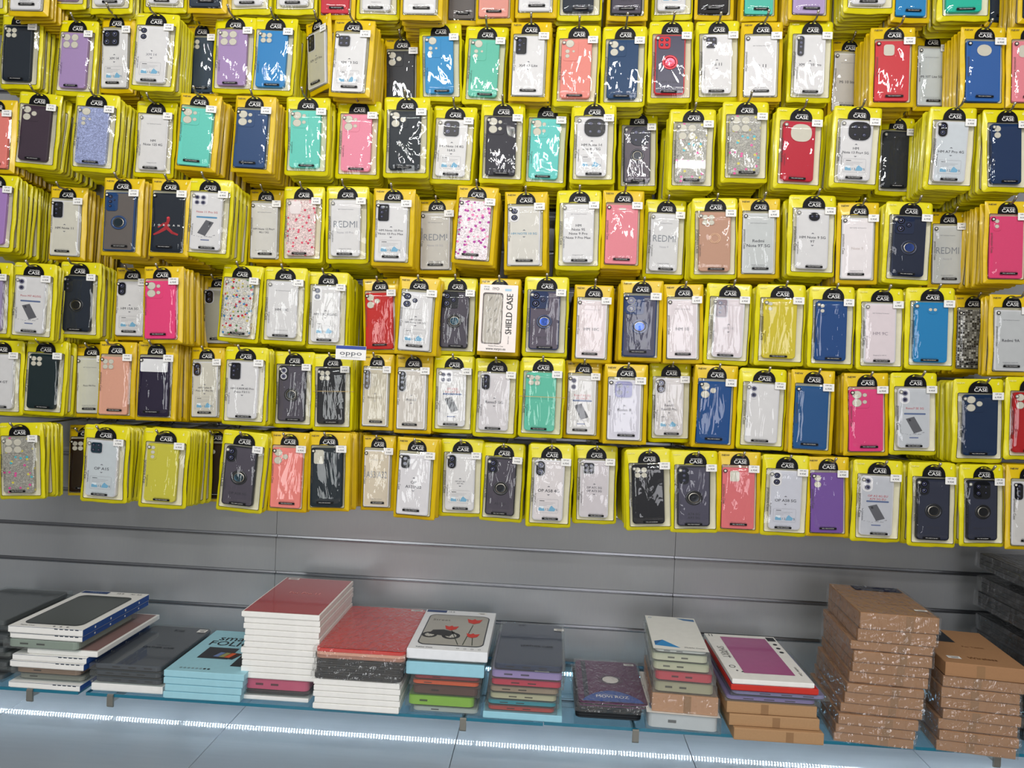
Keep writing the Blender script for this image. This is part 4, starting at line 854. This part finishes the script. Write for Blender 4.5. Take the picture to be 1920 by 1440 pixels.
# tall white stack with red top
def t_pro(p, w, d): p.rect(.004, .004, w-.004, d-.004, -.0002, mat('b0262a', .2, coat=1)); p.text('For Pro 11', w*.52, d*.55, .021, -.0005, mat('e8a8a4', .5), .01, fit=w*.42); sticker(p, w*.06, d*.93, .032, .014)
it = [(9, -.752, -.580, .28, .0, 'white', 'thin white box at the very bottom under pink pack', {}), (9, -.755, -.578, .27, .0, 'clear', 'thin dark clear pack under the pink pack', dict(inner='1c1e22')),
 (24, -.757, -.577, .27, .0, 'clear', 'clear pack with pink case below the tall white stack', dict(inner='d85078'))]
o_ = ('lowest', 'second', 'third', 'fourth', 'fifth', 'sixth', 'seventh', 'eighth', 'ninth', 'tenth')
for i in range(10): it.append((12.2, (-.757, -.758, -.756, -.757, -.760, -.752, -.753, -.751, -.7555, -.754)[i], (-.562, -.563, -.561, -.562, -.565, -.560, -.557, -.559, -.556, -.557)[i], .300, .0, 'white', o_[i]+' white box from below in the tall red-topped stack', dict(group='white boxes of the tall stack')))
it.append((12, -.760, -.558, .31, -.004, 'white', 'topmost box with glossy red lid and pale lettering', dict(topf=t_pro)))
stack(0, Zr(-.629), it, -.386)
# red folio stack
def t_red(p, w, d): p.poly(rr(.006, .006, w-.006, d-.006, .012, 5), -.0001, mat('d42a22', .25, coat=.5)); sticker(p, w*.80, d*.93, .034, .013)
it = [(11.5, -.560+.004*(i % 2)-.003*(i == 3), -.342+.002*(i % 2), .30, .0, 'white', o_[i]+' white box from below under black wrapped covers', dict(group='white boxes under black covers')) for i in range(5)]
it += [(13, -.566+.004*i, -.338+.003*i, .29, .0, 'wrapsoft', o_[i]+' black wrapped cover from below under red cover', dict(c='1b1d20', group='black wrapped covers')) for i in range(3)]
it.append((20, -.562, -.330, .335, .0, 'wrapsoft', 'glossy red tablet cover in wrap with peach edge', dict(c='d42a22', c2='e0a890', topf=t_red)))
stack(0, Zr(-.702), it, -.412)
# motorcycle picture stack
def t_moto(p, w, d):
    G = mat('a8a69c', .3, coat=.4); D = mat('25272a', .4); Rr = mat('d03a30', .45)
    p.poly(rr(w*.09, d*.10, w*.93, d*.87, .022, 6), -.0002, mat('2a3038', .3)); p.poly(rr(w*.105, d*.115, w*.915, d*.855, .019, 6), -.0004, G)
    for cx_, r_ in ((.20, .10), (.48, .12)):
        p.ringd(w*cx_, d*.33, r_*w*.62, r_*w, -.0006, D, 24)
        for k in range(4): a = k*PI/4; q = r_*w*.6; c_, s_ = math.cos(a), math.sin(a); p.poly([(w*cx_-q*c_+.001*s_, d*.33-q*s_-.001*c_), (w*cx_+q*c_+.001*s_, d*.33+q*s_-.001*c_), (w*cx_+q*c_-.001*s_, d*.33+q*s_+.001*c_), (w*cx_-q*c_-.001*s_, d*.33-q*s_+.001*c_)], -.0006, mat('e0e0da', .4))
    p.poly([(w*.18, d*.35), (w*.46, d*.31), (w*.52, d*.42), (w*.36, d*.47), (w*.22, d*.45)], -.0008, D)
    for fx, fz, s_ in ((.45, .52, .085), (.73, .72, .095), (.76, .36, .08)):
        f = [(w*fx-s_*w*1.1, d*fz+s_*w*.9), (w*fx-s_*w*.8, d*fz-s_*w*.6), (w*fx, d*fz-s_*w*1.1), (w*fx+s_*w*.8, d*fz-s_*w*.5), (w*fx+s_*w*1.1, d*fz+s_*w*.8), (w*fx+s_*w*.3, d*fz+s_*w*.5), (w*fx, d*fz+s_*w*1.0), (w*fx-s_*w*.4, d*fz+s_*w*.5)]
        p.add([(a, -.0010, b) for a, b in [(w*fx, d*fz)]+f], [(0, i+1, (i+1) % 8+1) for i in range(8)], Rr)
    for a, b, c, e in ((.46, .46, .60, .13), (.72, .62, .66, .13), (.76, .30, .78, .13)): p.poly([(w*a, d*b), (w*c, d*e), (w*c+.0022, d*e), (w*a+.0022, d*b)], -.0008, mat('303a30', .5))
    p.text('Street', w*.28, d*.72, .020, -.0006, mat('6c6a64', .5)); p.rect(w*.02, d*.925, w*.30, d*.985, -.0003, mat('1c3c70', .4)); p.text('10.9', w*.37, d*.955, .012, -.0003, INK)
    p.text('Tablet Case', w*.20, d*.045, .009, -.0003, INK, .02); sticker(p, w*.74, d*.925, .026, .012)
    for k in range(4): p.ringd(w*(.62+.09*k), d*.05, .0028, .0035, -.0003, INK, 10)
stack(0, Zr(-.693), [
 (13, -.318, -.140, .27, .0, 'clear', 'clear pack with pale case resting on glass, below lime green', dict(inner='c8ccc4')),
 (22, -.330, -.150, .26, -.003, 'clear', 'clear pack with lime green bumper case', dict(inner='94c83c')),
 (19, -.320, -.142, .26, .0, 'clear', 'clear pack with brown case between green and orange', dict(inner='5c3830')),
 (11, -.322, -.140, .26, .0, 'clear', 'clear pack with orange case under red one', dict(inner='e85c28')),
 (11, -.318, -.138, .27, .0, 'clear', 'clear pack with red case under light blue box', dict(inner='a82838')),
 (26, -.330, -.134, .285, -.002, 'white', 'light blue box directly under the motorcycle picture box', dict(c='98cede')),
 (6, -.322, -.136, .28, .0, 'clear', 'thin clear pack between light blue box and picture box', dict(inner='b8b4a4')),
 (21, -.330, -.127, .30, -.004, 'white', 'white box with motorcycle and red flower picture', dict(c='eaedf0', topf=t_moto))], -.396)
# navy stack
def t_navy(p, w, d): p.text('LEATHER CASE', w*.6, d*.42, .013, -.0003, mat('0a0e18', .5), .03, fit=w*.6); p.text('Keji', w*.35, d*.92, .014, -.0003, mat('0e1420', .5)); sticker(p, w*.84, d*.82, .028, .016)
def t_lil(p, w, d): sticker(p, w*.6, d*.02, .036, .008)
stack(0, Zr(-.717), [
 (14, -.132, .064, .285, .0, 'white', 'light blue box on the glass under the navy stack', dict(c='98cede')),
 (11, -.128, .052, .27, .0, 'clear', 'thin clear pack with red stripe above light blue box', dict(inner='c04038')),
 (11, -.129, .056, .27, .0, 'clear', 'thin clear pack with teal case in navy stack', dict(inner='1c98a8')),
 (13, -.124, .056, .27, .0, 'clear', 'clear pack with cream case above teal one', dict(inner='c8c09c')),
 (13, -.124, .060, .27, .0, 'clear', 'clear pack with beige case below pinkish red one', dict(inner='a89078')),
 (14, -.122, .066, .28, .0, 'clear', 'clear pack with pinkish red case below lilac one', dict(inner='d0304c')),
 (17, -.122, .068, .29, .0, 'clear', 'clear pack with lilac case below the navy one', dict(inner='a890c8', topf=t_lil)),
 (13, -.116, .068, .31, .0, 'clear', 'top clear pack with navy leather-look case', dict(inner='142a4c', topf=t_navy))], -.402)
# purple rotating cover
def t_rot(p, w, d):
    p.poly(rr(.005, .005, w-.005, d-.005, .01, 4), -.0001, mat('5e2654', .45, bump=.3, bscale=200)); p.rect(w*.10, d*.04, w*.17, d*.96, -.0003, mat('2c3040', .5))
    Y = mat('40203a', .45); p.ringd(w*.52, d*.52, .030, .0325, -.0004, Y, 32); p.ringd(w*.52, d*.52, .0215, .0265, -.0006, mat('2c1428', .3, coat=.3), 32); p.disc(w*.52, d*.52, .0215, -.0005, mat('e6e2dc', .5), 28)
    q = [(w*.07+w*.86*i/24, d*.035+d*.23*math.sin(PI*i/24)**.75) for i in range(25)][::-1]; p.poly(q+[(w*.07, d*.03), (w*.93, d*.03)][0:2], -.0008, mat('1450a8', .4, coat=.3))
    p.text('MOVI ROZ', w*.5, d*.135, .020, -.0012, WHT, .012, fit=w*.46); a = [(w*.42+.032*math.cos(t*.2+.3), d*.135+.012*math.sin(t*.2+.3)) for t in range(12)]
    for i in range(11): p.poly([a[i], a[i+1], (a[i+1][0], a[i+1][1]-.001), (a[i][0], a[i][1]-.001)], -.0012, WHT)
    sticker(p, w*.78, d*.90, .028, .014)
stack(0, Zr(-.812), [
 (17, .096, .268, .26, .004, 'soft', 'lower black tablet cover beneath the purple cover', dict(c='16181c', group='black covers under purple one')),
 (11, .096, .270, .26, .0, 'wrapsoft', 'black wrapped cover directly beneath the purple cover', dict(c='1a1c20', group='black covers under purple one')),
 (10, .103, .283, .27, .0, 'wrapsoft', 'purple cover with round cutout and blue oval label', dict(c='5a2450', topf=t_rot))], -.372)
# narrow stack
def t_mob(p, w, d):
    B = mat('2088c8', .4); p.rect(.002, .002, w-.002, d-.002, -.0001, mat('e4e4de', .4)); p.poly([(w*.06, d*.10), (w*.50, d*.07), (w*.22, d*.26)], -.0003, B); p.poly([(w*.06, d*.10), (w*.22, d*.26), (w*.06, d*.21)], -.0003, mat('186098', .4))
    p.text('Mobile Cover', w*.76, d*.09, .009, -.0003, INK, .02, fit=w*.36); p.poly([(w*.75, d*.90), (w*.96, d*.88), (w*.96, d*.95), (w*.62, d*.96)], -.0003, mat('3c70a0', .4)); p.ringd(w*.10, d*.93, .003, .0045, -.0003, mat('5c88b0', .5))
stack(0, Zr(-.658), [
 (30, .270, .452, .25, -.006, 'clear', 'clear pack with white blue-cornered card, lowest of narrow stack', dict(inner='d4d6d8', topf=t_mob)),
 (35, .282, .447, .25, .0, 'wrapkraft', 'thick wrapped tan box in the narrow stack', dict(c='b88c68')),
 (21, .284, .440, .24, .0, 'clear', 'clear pack with beige case above tan box', dict(inner='b0a888')),
 (19, .284, .436, .24, .0, 'clear', 'clear pack with pinkish red case in the narrow stack', dict(inner='cc3848')),
 (17, .278, .428, .24, .0, 'clear', 'cream clear pack above the pinkish red one', dict(inner='ccc8a8')),
 (16, .274, .422, .245, .0, 'clear', 'cream clear pack just under the top of narrow stack', dict(inner='d4d0b4')),
 (8, .280, .419, .25, -.002, 'clear', 'top white pack with blue triangle on narrow stack', dict(inner='e0e0da', topf=t_mob))], -.394, -.05)
# pink window tablet box on kraft boxes
def t_pink(p, w, d):
    p.rect(w*.20, d*.13, w*.98-w*.14, d*.93, -.0002, mat('a84080', .25, coat=.6)); K = mat('20242c', .5); p.rect(w*.86, d*.88, w*.975, d*.97, -.0003, K)
    for k in range(3): p.disc(w*.92, d*(.80-.09*k), .006, -.0003, K, 12)
    p.text('SMART', w*.11, d*.56, .026, -.0003, mat('8c8c88', .5), 0, rot=-PI/2); p.text('TABLET CASE', w*.155, d*.52, .008, -.0003, INK, rot=-PI/2)
    p.ringd(w*.10, d*.25, .006, .008, -.0003, INK, 16); p.text('Leather Case', w*.93, d*.22, .010, -.0003, INK, rot=-PI/2); p.disc(w*.13, d*.17, .003, -.0003, INK, 8); p.disc(w*.19, d*.15, .003, -.0003, INK, 8)
    for k in range(2): p.rect(w*(.05+.04*k), d*.93, w*(.06+.04*k), d*.98, -.0003, INK)
def t_rb(p, w, d): p.poly([(0.002, .002), (w*.38, .002), (w*.2, d*.3), (.002, d*.5)], -.0002, mat('1c3090', .4))
stack(0, Zr(-.714), [
 (27, .478, .690, .27, -.014, 'kraft', 'lowest plain tan box sticking out under pink-window box', dict(c='b08a62', yw=.0)),
 (26, .468, .682, .27, -.004, 'kraft', 'middle plain tan box under pink-window box', dict(c='b08a62', yw=.0)),
 (26, .462, .676, .27, .0, 'kraft', 'upper plain tan box under the purple packs', dict(c='b08a62', yw=.0)),
 (12, .456, .682, .29, -.002, 'clear', 'wide clear pack with violet case above tan boxes', dict(inner='8c7cb0')),
 (12, .470, .705, .29, .0, 'clear', 'clear pack with blue and pink case under red one', dict(inner='8c88b4', topf=t_rb)),
 (14, .470, .678, .30, .0, 'white', 'red and blue box just under the pink-window box', dict(c='c82c20', topf=t_rb)),
 (12, .472, .668, .31, .0, 'white', 'white box with large magenta window on top', dict(topf=t_pink))], -.412)
# wrapped kraft boxes
def t_kr(p, w, d): p.rect(w*.3, d*.80, w*.95, d*.96, -.0002, mat('141c3c', .5)); p.text('For Tablet 10.2', w*.6, d*.35, .012, -.0003, mat('8a5a34', .6), fit=w*.5); sticker(p, w*.78, d*.18, .03, .01)
def t_kr2(p, w, d): p.rect(w*.02, d*.60, w*.45, d*.97, -.0002, mat('22262c', .5)); p.text('Wireless', w*.55, d*.18, .018, -.0003, mat('6c4424', .6), .02, fit=w*.42); p.text('For Tablet', w*.62, d*.5, .012, -.0003, mat('7c5430', .6), fit=w*.4); sticker(p, w*.10, d*.12, .03, .016)
it = []
o2 = ('lowest', 'second', 'third', 'fourth', 'fifth', 'sixth', 'seventh', 'eighth', 'ninth', 'tenth', 'eleventh')
for i in range(12):
    x0 = (.722, .724, .728, .735, .742, .745, .752, .757, .757, .752, .766, .768)[i]; x1 = (.908, .910, .915, .925, .925, .925, .935, .935, .940, .942, .948, .952)[i]
    it.append(((15, 14, 17, 15, 18, 14, 17, 16, 18, 14, 20, 26)[i], x0, x1, .25, -.004*(i % 3), 'wrapkraft', (o2[i]+' wrapped brown box from below in the tallest cardboard stack') if i < 11 else 'topmost wrapped brown box with navy strip on its lid', dict(c='a47a54', group='wrapped brown boxes of tallest stack', yw=-.10+.012*(i % 3), **({'topf': t_kr} if i == 11 else {}))))
stack(0, Zr(-.535), it, -.400)
it = []
for i in range(8):
    it.append(((19, 18, 19, 18, 19, 18, 20, 24)[i], (.958, .962, .960, .968, .964, .962, .966, .970)[i], (1.135, 1.140, 1.138, 1.142, 1.140, 1.138, 1.146, 1.150)[i], .25, -.003*(i % 2), 'wrapkraft' if i < 7 else 'kraft', (o2[i]+' wrapped brown box from below in the right cardboard stack') if i < 7 else 'topmost unwrapped brown box of the right cardboard stack', dict(c='a47a54', group='brown boxes of right stack', yw=-.13+.01*(i % 3), **({'topf': t_kr2} if i == 7 else {}))))
stack(0, Zr(-.640), it, -.412)
it = []
for i in range(11):
    wh = i in (6, 9); it.append((26 if not wh else 16, 1.205+.008*(i % 3)+.10*wh, 1.44, .24, .0, 'wrapsoft' if not wh else 'white', ('white box edge second from top of the dark right pile' if i == 9 else 'white box edge in middle of the dark right pile') if wh else (o2[i]+' black bagged cover from below at far right edge'), dict(c='16181e' if not wh else 'd8dadc', group='black bagged covers')))
stack(0, Zr(-.44), it, -.34)

# boxed case hanging in the fifth row, and the small name plate
a, b, c = onY(600+850*.354167, 330+572*.354167, -.300), onY(600+1050*.354167, 330+578*.354167, -.300), onY(600+828*.354167, 330+925*.354167, -.300)
t = empty('boxed_phone_case', a, 'white window box with tall black lettering hanging on fifth-row hook', 'boxed phone case'); W_ = (b-a).length; H_ = (c-a).length
t.rotation_euler = (0, math.atan2(a.z-b.z, b.x-a.x)*.5-math.atan2(c.x-a.x, a.z-c.z)*.5, 0)
m = MB(); wx0, wx1, wz0, wz1 = W_*.08, W_*.62, -H_*.89, -H_*.12; Wb = mat('f2e8e2', .45)
O = rr(0, -H_, W_, 0, .001, 2, 6); I = rr(wx0, wz0, wx1, wz1, .006, 2, 6)
m.rings([[(x, .016, z) for x, z in O], [(x, 0, z) for x, z in O], [(x, 0, z) for x, z in I], [(x, .004, z) for x, z in I]], Wb, True, False)
m.text('SHIELD CASE', W_*.79, -H_*.43, .0235, -.0004, mat('101012', .5), .03, rot=PI/2, fit=H_*.60)
m.text('www.vanyo.es', W_*.48, -H_*.955, .0095, -.0004, INK, .03, fit=W_*.52); m.text('Mobile Phone Case', W_*.48, -H_*.915, .005, -.0004, INK, 0, fit=W_*.42)
m.text('IYO', W_*.42, -H_*.06, .0105, -.0004, INK, .02); m.rect(W_*.66, -H_*.09, W_*.83, -H_*.055, -.0003, mat('a8cce0', .5)); m.text('Shield Case', W_*.80, -H_*.82, .0045, -.0004, INK, 0, rot=PI/2)
m.obj('carton', t)
m = MB(); slab(m, wx0+.002, wz0+.003, wx1-.002, wz1-.003, .009, .013, .005, mat('bdb7ab', .3, coat=.5), .001)
for r_ in range(5):
    for q_ in range(3): x = wx0+.012+q_*.017+(r_ % 2)*.003; z = wz0+.030+r_*.028; m.poly([(x, z), (x+.003, z-.001), (x+.010, z+.009), (x+.008, z+.011)], .0046, mat('8c887e', .4))
m.obj('phone_case', t)
m = MB(); m.add([(x, .002+.001*math.sin(i), z) for i, (x, z) in enumerate(((wx0, wz0), (wx1, wz0), (wx1, wz1), (wx0, wz1)))], [(0, 1, 2, 3)], FILM); m.obj('window_film', t)
m = MB(); m.poly([(x, z) for x, z in rr(.004, -H_*.085, .030, -.003, .001, 2)], -.0004, TAG); m.text('XM 5G', .017, -.006, .005, -.0007, INK, .02); m.text('9.95€', .017, -.0125, .0062, -.0007, INK, .02); m.obj('price_sticker', t)
m = MB(); m.poly([(x, z) for x, z in ((W_*.38, 0), (W_*.62, 0), (W_*.60, .016), (W_*.40, .016))], .008, CLEAR); m.obj('hang_tab', t)
a, b, c = onY(630, 647, -.305), onY(687, 646, -.305), onY(634, 675, -.305); W_ = (b-a).length; H_ = .037
t = empty('name_plate', a, 'small white name plate with blue top band between sixth-row hooks', 'sign'); t.rotation_euler = (0, .01, 0)
m = MB(); m.box(0, W_, 0, .0015, -H_, 0, WHT, .0004); m.rect(.0006, -.009, W_-.0006, -.0005, -.0004, mat('1c3c98', .4))
m.text('oppo', W_*.5, -.0185, .0165, -.0006, mat('4a4e58', .5), .0, sxy=1.75); m.text('S M A R T P H O N E S', W_*.5, -.0305, .0052, -.0006, mat('6a6e78', .5), 0, fit=W_*.8); m.obj('plate', t)
m = MB(); m.tube([(.006, .0015, -.008), (.001, .03, -.006), (-.004, .06, -.004)], .0012, STEEL); m.tube([(W_-.006, .0015, -.008), (W_-.001, .03, -.006), (W_+.004, .06, -.004)], .0012, STEEL); m.obj('clip', t)
